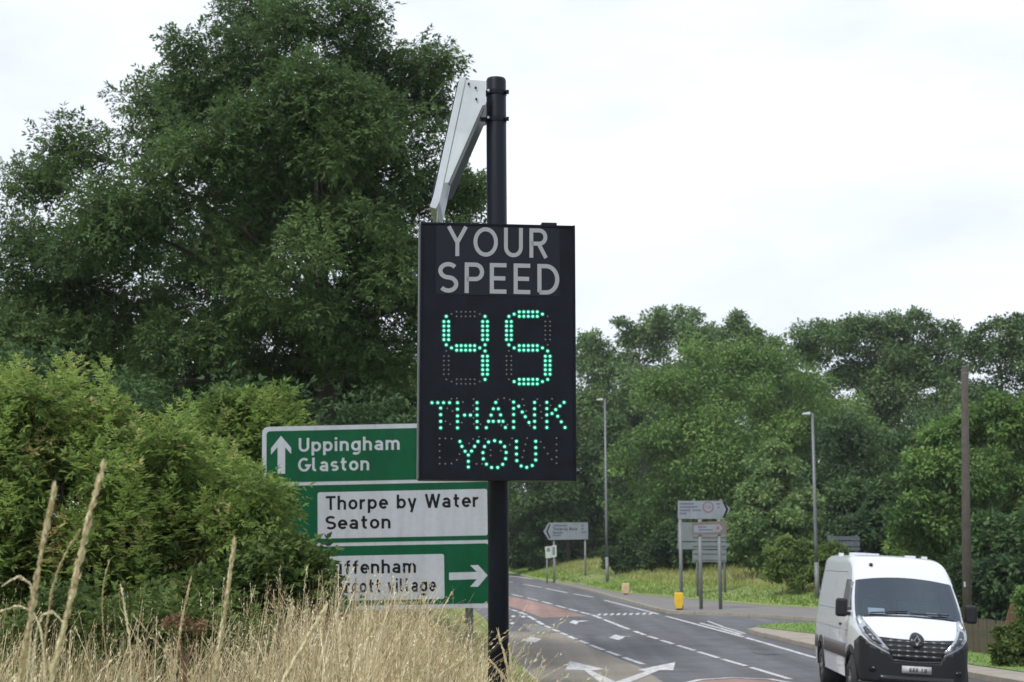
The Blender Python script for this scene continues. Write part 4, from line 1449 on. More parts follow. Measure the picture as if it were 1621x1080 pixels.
# ------------------------------------------------------------------ low fence, brown panel and bushes at the right edge
fa, fe = gp(1520, 1037), gp(1640, 1052)
fz = thing('fence', (fa.x, fa.y, 0.11), 'low dark timber fence on the grass right of the van', 'fence')
dv = Vector((fe.x - fa.x, fe.y - fa.y, 0))
ang = math.atan2(dv.y, dv.x)
fz.rotation_euler = (0, 0, ang)
nb_ = int(dv.length / 0.14)
pl = MB().box((0, 0, 0.44), (0.125, 0.022, 0.86)).mesh('board')
for i in range(nb_):
    o = link('board', pl, fz, MATS['fence_wood'])
    o.location = (0.07 + i * 0.14, rng.normal() * 0.006, rng.normal() * 0.015)
    o.rotation_euler = (0, rng.normal() * 0.015, 0)
for zz in (0.25, 0.7):
    MB().box((dv.length / 2, 0.04, zz), (dv.length, 0.05, 0.08)).build('rail', MATS['fence_wood'], fz)
fq = Face(1604, 975, 36.5)
pq = thing('timber_panel', fq.o, 'brown timber panel with a curved sloping top at the right edge, beside the leafy post', 'garden panel')
pts = [(1589, 1030), (1590, 1000), (1593, 980), (1598, 962), (1604, 949), (1609, 946), (1612, 948)]
step = [(1589 + k * 4.0) for k in range(7)]
cx_ = [1589, 1590, 1593, 1598, 1604, 1609, 1617]
cy_ = [1012, 1000, 980, 962, 949, 946, 946]
for k in range(6):
    xa, xb = 1589.5 + k * 4.6, 1589.5 + (k + 1) * 4.6 - 0.5
    MB().prism(fq.poly([(xa, 1045), (xb, 1045), (xb, float(np.interp(xb, cx_, cy_))), (xa, float(np.interp(xa, cx_, cy_)))]), -0.02 + 0.006 * (k % 2), 0.03).build('board', MATS['panel_wood'], pq)
MB().tube([(fq.px(1617.5, 945)[0], 0.0, fq.px(1617, 945)[1]), (fq.px(1617.5, 945)[0], 0.0, 0.0 - fq.o.z)], 0.05, 8).build('post', MATS['sign_white'], pq, True)
o_ = at(1619, 970, 36)
tree('climber', (at(1622, 1000, 36).x, 36, 0.1), 'leafy climber on the pale post at the right edge', px_lobes([(1620, 945, 14, 0), (1622, 965, 14, 0), (1624, 990, 12, 0), (1616, 952, 9, 0)], 36.0), MATS['leaf_wood'], cat='plant', subs=16, per=22, size=0.12, pairs=0, height=0.9, r0=0.02)
tree('bush', (at(1606, 1040, 36.2).x, 36.2, 0.1), 'rounded dark green bush on the lawn in front of the low fence', px_lobes([(1600, 1020, 22, -.2), (1580, 1032, 16, -.2), (1622, 1025, 24, 0), (1608, 1042, 20, -.3), (1590, 1045, 14, -.3), (1586, 1005, 14, 0), (1605, 1003, 16, 0)], 36.2), MATS['leaf_bramble'], cat='bush',
     subs=20, per=30, size=0.12, pairs=0, height=0.5, r0=0.03)
#==VAN==
# ------------------------------------------------------------------ the white van
mat('van_white', (0.53, 0.56, 0.60), 0.25, spec=0.5, coat=0.6)
mat('van_black', (0.010, 0.011, 0.014), 0.5, spec=0.3)
mat('van_gloss_black', (0.008, 0.008, 0.01), 0.2)
mat('van_strip', (0.10, 0.095, 0.095), 0.6)
mat('chrome', (0.55, 0.57, 0.6), 0.22, metal=0.9)
mat('grille_bar', (0.05, 0.053, 0.062), 0.35, metal=0.3)
mat('grille_stud', (0.17, 0.175, 0.19), 0.3, metal=0.4)
mat('lamp_clear', (0.34, 0.37, 0.42), 0.12, spec=0.8, metal=0.4, var=0.15, scale=14)
mat('lamp_bright', (0.9, 0.92, 0.95), 0.08, metal=0.6)
mat('tyre', (0.018, 0.018, 0.019), 0.8)
mat('rim', (0.16, 0.165, 0.17), 0.45, metal=0.5)
mat('interior', (0.022, 0.024, 0.028), 0.8)
mat('seat_cloth', (0.10, 0.12, 0.15), 0.9)
mat('paper', (0.75, 0.77, 0.78), 0.6)
mat('seam', (0.16, 0.17, 0.18), 0.6)
mat('plate_white', (0.34, 0.35, 0.37), 0.5)
g_ = bpy.data.materials.new('glass')
g_.use_nodes = True
n_ = g_.node_tree
n_.nodes.clear()
go = n_.nodes.new('ShaderNodeOutputMaterial')
gm = n_.nodes.new('ShaderNodeMixShader')
gt = n_.nodes.new('ShaderNodeBsdfTransparent')
gt.inputs['Color'].default_value = (0.55, 0.64, 0.70, 1)
gg = n_.nodes.new('ShaderNodeBsdfGlossy')
gg.inputs['Roughness'].default_value = 0.03
gg.inputs['Color'].default_value = (0.72, 0.86, 1.0, 1)
gf = n_.nodes.new('ShaderNodeFresnel')
gf.inputs['IOR'].default_value = 2.15
n_.links.new(gf.outputs['Fac'], gm.inputs['Fac'])
n_.links.new(gt.outputs['BSDF'], gm.inputs[1])
n_.links.new(gg.outputs['BSDF'], gm.inputs[2])
n_.links.new(gm.outputs['Shader'], go.inputs['Surface'])
MATS['glass'] = g_

VAN_L, VAN_P = at(1449, 1100, 28.0), R(-3.2)
van = thing('van', (VAN_L.x, VAN_L.y, 0.0), 'white panel van driving towards the viewer on the right side of the road', 'van', rot=(0, 0, VAN_P))
ROLL = Matrix.Rotation(R(3.2), 4, 'Y')          # body leaning on its springs


def settle(bm):
    """final stance of the body: taller nose and screen, then the lean"""
    for v in bm.verts:
        v.co.z += float(np.interp(v.co.z, [.3, .6, .8, 1.0, 1.4, 2.1, 2.5], [0, .05, .10, .12, .10, .09, .05]))
    bm.transform(ROLL)


def curve(tbl, y):
    xs, zs = [p[0] for p in tbl], [p[1] for p in tbl]
    return np.interp(y, xs, zs)


def smooth_curve(tbl, ys, k=5):
    v = curve(tbl, ys)
    return v


ysv = np.unique(np.concatenate([np.array([0, .012, .03, .055, .085, .12, .16, .21, .27, .34, .42, .5, .6, .7]), np.linspace(.78, 1.46, 16), np.linspace(1.5, 2.4, 16), np.linspace(2.5, 5.2, 28), np.array([5.3, 5.4, 5.47, 5.52, 5.55])]))
ZT = [(0, .86), (.012, .91), (.03, .955), (.055, .99), (.085, 1.02), (.12, 1.045), (.2, 1.09), (.34, 1.165), (.5, 1.245), (.7, 1.35), (.78, 1.395), (1.0, 1.63), (1.2, 1.84), (1.42, 2.07), (1.55, 2.2), (1.7, 2.325), (1.85, 2.41), (2.0, 2.455), (2.2, 2.485), (2.5, 2.51), (3, 2.52), (5.2, 2.52), (5.4, 2.50), (5.5, 2.46), (5.55, 2.38)]
WT = [(0, .42), (.012, .54), (.03, .63), (.055, .70), (.085, .755), (.12, .80), (.16, .845), (.21, .885), (.27, .915), (.34, .94), (.42, .96), (.6, .99), (.8, 1.01), (1.1, 1.03), (1.4, 1.035), (5.2, 1.035), (5.4, 1.03), (5.52, 1.0), (5.55, .97)]
HC = [(0, .05), (.1, .08), (.3, .10), (.7, .11), (.9, .10), (1.4, .13), (1.7, .15), (2.0, .16), (5.5, .16), (5.55, .14)]
CI = [(0, .10), (.3, .13), (.7, .14), (.9, .11), (1.4, .15), (1.7, .15), (2.0, .17), (5.55, .17)]
CRN = [(0, .02), (.3, .05), (.7, .08), (1.0, .09), (1.4, .07), (1.8, .04), (2.2, .03), (5.55, .03)]
NS, NC, NT = 14, 5, 7


def section(y):
    zt, w, hc, ci, cw = (float(curve(t, y)) for t in (ZT, WT, HC, CI, CRN))
    zc = zt - cw
    zsh = zc - hc
    pts = []

    def side_x(z):
        return w - 0.20 * max(0.0, (z - 1.10) / 1.35) ** 1.25 - 0.03 * max(0, (0.55 - z) / 0.3)
    for i in range(NS):
        z = 0.30 + (zsh - 0.30) * i / (NS - 1)
        pts.append((side_x(z), z))
    xe = side_x(zsh)
    for i in range(1, NC + 1):
        a = math.pi / 2 * i / NC
        pts.append((xe - ci * (1 - math.cos(a)), zsh + hc * math.sin(a)))
    xt = xe - ci
    for i in range(1, NT + 1):
        t = 1 - i / NT
        pts.append((xt * t, zc + cw * (1 - t * t)))
    return pts


rows = []
for y in ysv:
    h = section(y)
    rows.append([(x, y, z) for x, z in h] + [(-x, y, z) for x, z in reversed(h[:-1])])
NP = len(rows[0])
vv = [p for r_ in rows for p in r_]
body_f, screen_f = [], []
for i in range(len(ysv) - 1):
    for j in range(NP - 1):
        q = (i * NP + j, i * NP + j + 1, (i + 1) * NP + j + 1, (i + 1) * NP + j)
        jj = min(j, NP - 2 - j)
        ym = (ysv[i] + ysv[i + 1]) / 2
        if .80 < ym < 1.41 and jj >= NS + 2:
            screen_f.append(q)
            continue
        body_f.append(q)
cap0 = tuple(range(NP))
capn = tuple((len(ysv) - 1) * NP + j for j in reversed(range(NP)))
# hull used for fitting panels
hull_me = bpy.data.meshes.new('hull')
hull_me.from_pydata(vv, [], body_f + screen_f + [cap0, capn])
bmh = bmesh.new()
bmh.from_mesh(hull_me)
bmesh.ops.recalc_face_normals(bmh, faces=bmh.faces)
bmesh.ops.triangulate(bmh, faces=bmh.faces)
HB = BVHTree.FromBMesh(bmh)
WHL = ((0.86, 0.34), (4.54, 0.34))


def near_wheel(q):
    c = [sum(vv[i][k] for i in q) / len(q) for k in range(3)]
    return abs(c[0]) > 0.5 and any((c[1] - wy) ** 2 + (c[2] - wz) ** 2 < 0.40 ** 2 for wy, wz in WHL)


def vmesh(verts, faces, name, m, smooth=True, parent=van, solid=0.0):
    me = bpy.data.meshes.new(name)
    me.from_pydata(verts, [], faces)
    bm = bmesh.new()
    bm.from_mesh(me)
    bmesh.ops.delete(bm, geom=[v for v in bm.verts if not v.link_faces], context='VERTS')
    bmesh.ops.recalc_face_normals(bm, faces=bm.faces)
    settle(bm)
    bm.to_mesh(me)
    bm.free()
    o = link(name, me, parent, m, smooth)
    if solid:
        s_ = o.modifiers.new('s', 'SOLIDIFY')
        s_.thickness = solid
    return o


vmesh(vv, [q for q in body_f if not near_wheel(q)] + [cap0, capn], 'body', MATS['van_white'])
vmesh(vv, screen_f, 'windscreen', MATS['glass'])


def decal(poly, axis, sgn, off, m, name, thick=0.006, res=0.05, parent=van, label=None):
    """a fitted panel: polygon in (x,z) seen from the front, or (y,z) seen from a side, laid on the body"""
    bm = bmesh.new()
    bm.faces.new([bm.verts.new((a, c, 0)) for a, c in poly])
    xs_ = [p[0] for p in poly]
    zs_ = [p[1] for p in poly]
    for ax, lo, hi in ((0, min(xs_), max(xs_)), (1, min(zs_), max(zs_))):
        k = lo + res
        while k < hi:
            co = (k, 0, 0) if ax == 0 else (0, k, 0)
            nn = (1, 0, 0) if ax == 0 else (0, 1, 0)
            bmesh.ops.bisect_plane(bm, geom=list(bm.verts) + list(bm.edges) + list(bm.faces), plane_co=co, plane_no=nn)
            k += res
    bmesh.ops.triangulate(bm, faces=[f for f in bm.faces if len(f.verts) > 4])
    front = []
    for v in bm.verts:
        a, c = v.co.x, v.co.y
        if axis == 'front':
            o_, d_ = Vector((a, -2, c)), Vector((0, 1, 0))
        else:
            o_, d_ = Vector((3 * sgn, a, c)), Vector((-sgn, 0, 0))
        hit = HB.ray_cast(o_, d_)
        if hit[0] is None:
            hit = HB.find_nearest(Vector((a, 0.3, c)) if axis == 'front' else Vector((sgn, a, c)))
        nrm = hit[1].normalized()
        if nrm.dot(d_) > 0:
            nrm = -nrm
        if axis == 'front':
            nrm = (nrm + Vector((0, -0.6, 0))).normalized()
        v.co = hit[0] + nrm * off
        front.append((v, nrm))
    bmesh.ops.recalc_face_normals(bm, faces=bm.faces)
    tot = Vector((0, 0, 0))
    for f in bm.faces:
        tot += f.normal
    want = Vector((0, -1, 0)) if axis == 'front' else Vector((sgn, 0, 0))
    if tot.dot(want) < 0:
        for f in bm.faces:
            f.normal_flip()
    settle(bm)
    me = bpy.data.meshes.new(name)
    bm.to_mesh(me)
    bm.free()
    o = link(name, me, parent, m, True)
    s_ = o.modifiers.new('s', 'SOLIDIFY')
    s_.thickness = thick + off
    s_.offset = -1
    if label:
        o['label'] = label
    return o


def mirror(poly):
    return [(-a, c) for a, c in reversed(poly)]


# front end
bump = [(-.985, .88), (-.93, .985), (-.80, .875), (-.62, .79), (-.47, .735), (-.40, .645), (0, .63), (.40, .645), (.47, .735), (.62, .79), (.80, .875), (.93, .985), (.985, .88), (.975, .42), (.9, .31), (-.9, .31), (-.975, .42)]
decal(bump, 'front', 0, 0.028, MATS['van_black'], 'bumper', res=0.06)
decal([(-.62, .30), (-.66, .43), (.66, .43), (.62, .30)], 'front', 0, 0.034, MATS['van_gloss_black'], 'lower_grille', res=0.08)
gr_ = decal([(-.66, .985), (-.47, .745), (-.40, .655), (0, .64), (.40, .655), (.47, .745), (.66, .985), (.3, .968), (0, .962), (-.3, .968)], 'front', 0, 0.012, MATS['van_gloss_black'], 'grille', res=0.06)
for zz, hw in ((.93, .57), (.86, .53), (.79, .47), (.72, .43)):
    decal([(-hw, zz - .012), (hw, zz - .012), (hw, zz + .012), (-hw, zz + .012)], 'front', 0, 0.026, MATS['grille_bar'], 'grille_bar', res=0.08)
    for k in range(-3, 4):
        if abs(k * 0.15) < hw - 0.03 and (k != 0 or zz < .8):
            decal([(k * .15 - .035, zz - .010), (k * .15 + .035, zz - .010), (k * .15 + .035, zz + .014), (k * .15 - .035, zz + .014)], 'front', 0, 0.031, MATS['grille_stud'], 'grille_stud', res=0.2)
decal([(-.41, .648), (0, .632), (.41, .648), (.41, .668), (0, .652), (-.41, .668)], 'front', 0, 0.033, MATS['grille_bar'], 'grille_surround', res=0.08)
em = [(0.125 * math.cos(a), .955 + 0.125 * math.sin(a)) for a in np.linspace(0, 2 * math.pi, 20, endpoint=False)]
decal(em, 'front', 0, 0.03, MATS['van_gloss_black'], 'emblem_mount', res=0.06)
dm = [(0, .955 + .10), (.066, .955), (0, .955 - .10), (-.066, .955)]
dmi = [(0, .955 + .045), (.028, .955), (0, .955 - .045), (-.028, .955)]
b = MB()
n4 = 4
hy = HB.ray_cast(Vector((0, -2, .93)), Vector((0, 1, 0)))[0].y - 0.045
pv_, pf_ = [], []
for k in range(4):
    pv_ += [(dm[k][0], hy + 0.012, dm[k][1]), ((dm[k][0] + dmi[k][0]) / 2, hy - 0.012, (dm[k][1] - .955 + dmi[k][1] - .955) / 2 + .955), (dmi[k][0], hy + 0.012, dmi[k][1])]
for k in range(4):
    j = (k + 1) % 4
    pf_ += [(3 * k, 3 * j, 3 * j + 1, 3 * k + 1), (3 * k + 1, 3 * j + 1, 3 * j + 2, 3 * k + 2)]
vmesh(pv_, pf_, 'emblem', MATS['chrome'], False)
HL = [(-.955, 1.28), (-.90, 1.33), (-.845, 1.31), (-.80, 1.20), (-.72, 1.06), (-.60, .92), (-.47, .80), (-.50, .765), (-.64, .83), (-.80, .91), (-.905, 1.02), (-.945, 1.14)]
HLI = [(-.88, 1.12), (-.83, 1.15), (-.77, 1.07), (-.68, .95), (-.60, .88), (-.66, .87), (-.78, .94), (-.86, 1.03)]
for pol, pin in ((HL, HLI), (mirror(HL), mirror(HLI))):
    hl = decal(pol, 'front', 0, 0.016, MATS['lamp_clear'], 'headlight', res=0.06)
    decal(pin, 'front', 0, 0.020, MATS['grille_bar'], 'headlight_reflector', res=0.06, parent=hl)
    s = -1 if pol is HL else 1
    decal([(s * .90 + .03 * math.cos(a), 1.24 + .05 * math.sin(a)) for a in np.linspace(0, 2 * math.pi, 10, endpoint=False)], 'front', 0, 0.022, MATS['lamp_bright'], 'headlight_bulb', res=0.06, parent=hl)
    decal([(s * .74 + .055 * math.cos(a), .50 + .04 * math.sin(a)) for a in np.linspace(0, 2 * math.pi, 12, endpoint=False)], 'front', 0, 0.036, MATS['van_gloss_black'], 'fog_light', res=0.06)
pl_ = decal([(-.255, .475), (.255, .475), (.255, .585), (-.255, .585)], 'front', 0, 0.045, MATS['plate_white'], 'number_plate', res=0.2)
for k, (xa, xb) in enumerate(((-.13, -.09), (-.075, -.035), (-.02, .02), (.08, .105), (.125, .175))):
    decal([(xa, .50), (xb, .50), (xb, .56), (xa, .56)], 'front', 0, 0.0465, MATS['van_strip'], 'plate_mark', res=0.2, parent=pl_)
# screen edges and bonnet seam
decal([(-.80, 1.345), (-.60, 1.365), (0, 1.385), (.60, 1.365), (.80, 1.345), (.80, 1.315), (.6, 1.335), (0, 1.355), (-.6, 1.335), (-.80, 1.315)], 'front', 0, 0.006, MATS['van_black'], 'scuttle', res=0.08)
# wipers
for xa, xb, za, zb in ((-.70, -.02, 1.40, 1.44), (.02, .72, 1.40, 1.43)):
    pts = []
    for t in np.linspace(0, 1, 7):
        x, z = xa + (xb - xa) * t, za + (zb - za) * t - 0.03 * abs(xa + (xb - xa) * t)
        hit = HB.ray_cast(Vector((x, -2, z)), Vector((0, 1, 0)))
        pts.append(hit[0] + Vector((0, -0.02, 0.02)))
    b = MB().tube(pts, 0.012, 6)
    vmesh(b.v, b.f, 'wiper', MATS['van_black'], False)
# sides
for s in (-1, 1):
    wn = [(1.03, 1.43), (1.25, 1.72), (1.40, 1.93), (1.52, 1.98), (2.02, 1.98), (2.06, 1.93), (2.06, 1.40), (1.6, 1.38)]
    dr = decal(wn, 'side', s, 0.006, MATS['van_gloss_black'], 'door_window', res=0.1)
    for pol in ([(1.20, .42), (1.215, .42), (1.215, 1.36), (1.20, 1.36)], [(2.13, .42), (2.145, .42), (2.145, 2.10), (2.13, 2.10)], [(3.35, .42), (3.365, .42), (3.365, 2.15), (3.35, 2.15)],
                [(2.15, 2.12), (5.4, 2.12), (5.4, 2.135), (2.15, 2.135)], [(1.22, 1.02), (5.3, 1.02), (5.3, 1.03), (1.22, 1.03)]):
        decal(pol, 'side', s, 0.002, MATS['seam'], 'panel_seam', res=0.3)
    decal([(2.2, 1.405), (5.3, 1.405), (5.3, 1.42), (2.2, 1.42)], 'side', s, 0.008, MATS['van_white'], 'swage_line', res=0.3)
    decal([(1.32, .60), (4.02, .60), (4.02, .80), (1.32, .80)], 'side', s, 0.02, MATS['van_strip'], 'rub_strip', res=0.15)
    decal([(5.0, .60), (5.45, .60), (5.45, .80), (5.0, .80)], 'side', s, 0.02, MATS['van_strip'], 'rub_strip', res=0.15)
    decal([(1.92, 1.10), (2.06, 1.10), (2.06, 1.14), (1.92, 1.14)], 'side', s, 0.03, MATS['van_black'], 'door_handle', res=0.2)
    # wheel arches: a ring of black trim round each wheel opening
    for wy, wz in WHL:
        ring = [(wy + .47 * math.cos(a), wz + .47 * math.sin(a)) for a in np.linspace(R(-4), R(184), 18)] + [(wy + .37 * math.cos(a), wz + .37 * math.sin(a)) for a in np.linspace(R(184), R(-4), 18)]
        decal(ring, 'side', s, 0.018, MATS['van_black'], 'arch_trim', res=0.1)
        b = MB().tube([(s * 1.0, wy, wz + 0.02), (s * 0.55, wy, wz + 0.02)], 0.43, 20)
        vmesh([p for p in b.v], [f for f in b.f[:-1]] if True else b.f, 'wheel_well', MATS['interior'], True)
    # mirrors
    mx_ = 1.17
    b = MB()
    b.box((s * mx_, 1.05, 1.46), (0.21, 0.17, 0.34))
    o = vmesh(b.v, b.f, 'mirror', MATS['van_black'], False)
    bv = o.modifiers.new('b', 'BEVEL')
    bv.width = 0.05
    bv.segments = 3
    b = MB().box((s * mx_, 1.142, 1.48), (0.16, 0.01, 0.22))
    vmesh(b.v, b.f, 'mirror_glass', MATS['chrome'], False, parent=o)
    b = MB().box((s * 1.04, 1.12, 1.35), (0.14, 0.12, 0.07))
    vmesh(b.v, b.f, 'mirror_arm', MATS['van_black'], False, parent=o)
    # wheels stand upright on the road
    for wy, wz in WHL:
        w = bpy.data.objects.new('wheel', None)
        COL.objects.link(w)
        w.parent = van
        w.location = (s * 0.895, wy, 0.342)
        b = MB()
        n = 28
        prof = [(-.105, .22), (-.11, .30), (-.095, .335), (-.05, .342), (.05, .342), (.095, .335), (.11, .30), (.105, .22)]
        tv, tf = [], []
        for k in range(n):
            a = 2 * math.pi * k / n
            for x, r_ in prof:
                tv.append((x, r_ * math.cos(a), r_ * math.sin(a)))
        m_ = len(prof)
        for k in range(n):
            k2 = (k + 1) % n
            for j in range(m_ - 1):
                tf.append((k * m_ + j, k2 * m_ + j, k2 * m_ + j + 1, k * m_ + j + 1))
        b.add(tv, tf)
        b.build('tyre', MATS['tyre'], w, True)
        b = MB().tube([(s * -.08, 0, 0), (s * .085, 0, 0)], [.225, .225], 20)
        b.tube([(s * .085, 0, 0), (s * .115, 0, 0)], [.07, .05], 12)
        for k in range(5):
            a = 2 * math.pi * k / 5
            b.box((s * .09, .14 * math.cos(a), .14 * math.sin(a)), (.02, .10, .10))
        b.build('rim', MATS['rim'], w)
# roof fittings and aerial
for x, y, sx, sy, sz in ((-.70, 3.0, .10, .10, .06), (.70, 3.0, .10, .10, .06), (-.70, 4.4, .10, .10, .06), (.70, 4.4, .10, .10, .06), (-.3, 3.9, .5, .4, .05), (.35, 2.6, .2, .1, .04)):
    hit = HB.ray_cast(Vector((x, y, 4)), Vector((0, 0, -1)))[0]
    b = MB().box((x, y, hit.z + sz / 2 - 0.01), (sx, sy, sz))
    vmesh(b.v, b.f, 'roof_fitting', MATS['van_white'], False)
hit = HB.ray_cast(Vector((-.55, -2, 2.28)), Vector((0, 1, 0)))[0]
b = MB().tube([hit, hit + Vector((0, -.03, .03))], 0.035, 8)
vmesh(b.v, b.f, 'aerial', MATS['van_black'], False)
# cab interior and floor
b = MB().box((0, 2.25, 1.35), (1.75, 0.04, 1.7))
vmesh(b.v, b.f, 'bulkhead', MATS['interior'], False)
b = MB().box((0, 1.05, 1.22), (1.7, 0.55, 0.22))
b.box((-.42, 1.25, 1.36), (.42, .18, .12))
vmesh(b.v, b.f, 'dashboard', MATS['interior'], False)
for x in (-.45, .2, .62):
    b = MB().box((x, 1.95, 1.25), (.42 if x < 0 else .38, .16, .75))
    b.box((x, 1.97, 1.73), (.24, .1, .18))
    o = vmesh(b.v, b.f, 'cab_seat', MATS['seat_cloth'], False)
tor, tf = [], []
for k in range(20):
    a = 2 * math.pi * k / 20
    for j in range(6):
        c = 2 * math.pi * j / 6
        rr = .20 + .016 * math.cos(c)
        tor.append((-.45 + rr * math.cos(a), 1.42 + rr * math.sin(a) * .5, 1.44 + rr * math.sin(a) * .86 + .016 * math.sin(c)))
for k in range(20):
    for j in range(6):
        tf.append((k * 6 + j, ((k + 1) % 20) * 6 + j, ((k + 1) % 20) * 6 + (j + 1) % 6, k * 6 + (j + 1) % 6))
vmesh(tor, tf, 'steering_wheel', MATS['van_black'])
b = MB().box((-.55, .94, 1.43), (.30, .18, .01), rot=Matrix.Rotation(R(35), 3, 'X'))
vmesh(b.v, b.f, 'dash_paper', MATS['paper'], False)
b = MB().box((.45, .94, 1.42), (.18, .12, .01), rot=Matrix.Rotation(R(25), 3, 'X'))
b.box((.68, .96, 1.42), (.10, .08, .06))
vmesh(b.v, b.f, 'dash_paper', MATS['paper'], False)
b = MB().box((0, 2.8, .31), (1.6, 5.2, .12))
vmesh(b.v, b.f, 'underbody', MATS['interior'], False)
bmh.free()
bpy.data.meshes.remove(hull_me)

#==GRASS==
def ribbons(base, H, lean_d, lean_a, width, segs=5, tint=None, taper=0.25, curl=1.6):
    """upright curved blades: returns verts, quads, tints, tips and tip directions"""
    n = len(base)
    t = np.linspace(0, 1, segs + 1)
    face = rng.uniform(0, 2 * math.pi, n)
    wv = np.stack([np.cos(face), np.sin(face) * 0.5, np.zeros(n)], 1)
    V = np.empty((n, segs + 1, 2, 3))
    for i, q in enumerate(t):
        off = lean_d * (lean_a * H * q ** curl)[:, None]
        c = base + off
        c[:, 2] += H * q * (1 - 0.25 * np.minimum(lean_a, 1.2) * q)
        w = (width * (1 - (1 - taper) * q))[:, None] / 2
        V[:, i, 0] = c - wv * w
        V[:, i, 1] = c + wv * w
    k = (segs + 1) * 2
    q = []
    for i in range(segs):
        q.append(np.stack([np.arange(n) * k + 2 * i, np.arange(n) * k + 2 * i + 1, np.arange(n) * k + 2 * i + 3, np.arange(n) * k + 2 * i + 2], 1))
    Q = np.concatenate(q)
    tip = V[:, -1].mean(1)
    td = unit(tip - V[:, -2].mean(1))
    return V.reshape(-1, 3), Q, np.repeat(tint, k), tip, td


def heads(tip, td, length, rad, n_each, tint, lsp):
    """seed heads: small upswept spikelets along the top of each stem"""
    m = len(tip)
    idx = np.repeat(np.arange(m), n_each)
    s = rng.uniform(-1, 0.08, len(idx))
    prof = np.sin(np.clip((s + 1) / 1.08, 0.03, 1) * math.pi) ** 0.6
    side = unit(np.cross(td[idx], rand_dir(len(idx))))
    P = tip[idx] + td[idx] * (s * length[idx])[:, None] + side * (rad[idx] * prof * rng.uniform(0.1, 0.9, len(idx)))[:, None]
    D = unit(td[idx] * 1.0 + side * rng.uniform(0.15, 0.7, len(idx))[:, None])
    L = lsp * rng.uniform(0.7, 1.3, len(idx))
    return leaflets(P, D, side, L, L * 0.32, tint[idx] + rng.normal(size=len(idx)) * 0.1)


def joined(parts):
    V, Q, T, k = [], [], [], 0
    for v, q, t in parts:
        V.append(v)
        Q.append(q + k)
        T.append(t)
        k += len(v)
    return np.concatenate(V), np.concatenate(Q), np.concatenate(T)


bank_np = np.vectorize(bank_z)
leftx_np = np.vectorize(left_x)


def bank_points(n, y0_, y1_, emin, px_lo=-60, px_hi=860, edge=None):
    Y = np.sqrt(rng.uniform(y0_ ** 2, y1_ ** 2, n))
    px = rng.uniform(px_lo, px_hi, n)
    X = (px - 810) / F * Y
    e = leftx_np(Y) - X
    k = e > emin
    X, Y, e, px = X[k], Y[k], e[k], px[k]
    return np.stack([X, Y, bank_np(X, Y)], 1), e, px


# dry flowering stems
B, e, px = bank_points(26000, 4.6, 14.0, 1.2)
den = np.interp(px, [0, 250, 400, 520, 770, 800, 860], [0.55, 0.48, 0.6, 0.9, 0.85, 0.35, 0.05])
den = den * (0.55 + 0.45 * np.sin(B[:, 0] * 5.3 + B[:, 1] * 2.1 + np.sin(B[:, 1] * 3.7) * 2))
k = rng.uniform(size=len(B)) < den
B, e, px = B[k], e[k], px[k]
n = len(B)
lim = np.interp(e, [1.0, 2.0, 2.6, 3.2], [0.2, 0.5, 0.93, 1.0])
H = rng.normal(0.84, 0.17, n) * lim * np.interp(px, [0, 330, 470, 540, 720], [0.82, 0.84, 0.98, 1.04, 1.0])
H *= np.where(rng.uniform(size=n) < 0.05, 1.22, 1.0)
H = np.clip(H, 0.15, 1.25)
la = np.abs(rng.normal(0.28, 0.26, n))
an = rng.normal(0.2, 1.4, n)
ld = np.stack([np.cos(an), np.sin(an) * 0.7, np.zeros(n)], 1)
patch = 0.15 * np.sin(B[:, 0] * 3.1 + B[:, 1] * 1.3) + 0.1 * np.sin(B[:, 0] * 7 + 2)
T = np.clip(0.50 + patch + rng.normal(size=n) * 0.27, 0, 1)
v1, q1, t1, tip, td = ribbons(B, H, ld, la, rng.uniform(0.0028, 0.0068, n), 6, T, 0.4, 1.8)
kk = rng.uniform(size=n) < 0.7
hv, hq, ht = heads(tip[kk], td[kk], rng.uniform(0.07, 0.22, kk.sum()), rng.uniform(0.002, 0.009, kk.sum()), 9, T[kk] + 0.14, 0.017)
V, Q, T = joined([(v1, q1, t1), (hv, hq, ht)])
o = link('dry_grass', np_mesh('dry_grass', V, Q, T), None, MATS['straw'])
tag(o, 'tall straw coloured dry grass covering the bank under the signs', 'grass', kind='stuff')
# leaf blades among them, part green part dry
for nm, cnt, hm, mm, lab, t0 in (('dry_grass', 26000, 0.52, 'straw', 'bent dry blades matted low in the tall grass', 0.35), ('green_grass', 16000, 0.58, 'grass_blade', 'green blades growing between the dry stems on the bank', 0.5)):
    B, e, px = bank_points(cnt, 4.6, 15.0, 0.6)
    if nm == 'dry_grass':
        k = rng.uniform(size=len(B)) < np.interp(px, [0, 330, 480], [0.5, 0.5, 1.0])
        B, e, px = B[k], e[k], px[k]
    if nm == 'green_grass':
        k = rng.uniform(size=len(B)) < np.interp(px, [0, 300, 500, 780, 830], [1.0, 0.9, 0.4, 0.25, 0.9])
        B, e, px = B[k], e[k], px[k]
    n = len(B)
    lim = np.interp(e, [0.6, 2.0, 3.0], [0.25, 0.6, 1.0])
    H = np.clip(rng.normal(hm, 0.16, n), 0.15, 1.0) * lim
    an = rng.uniform(0, 2 * math.pi, n)
    ld = np.stack([np.cos(an), np.sin(an), np.zeros(n)], 1)
    la = np.abs(rng.normal(0.55, 0.35, n))
    T = np.clip(t0 + rng.normal(size=n) * 0.22, 0, 1)
    v1, q1, t1, _, _ = ribbons(B, H, ld, la, rng.uniform(0.004, 0.009, n), 4, T, 0.1, 1.9)
    o = link(nm, np_mesh(nm, v1, q1, t1), None, MATS[mm])
    tag(o, lab, 'grass', kind='stuff')

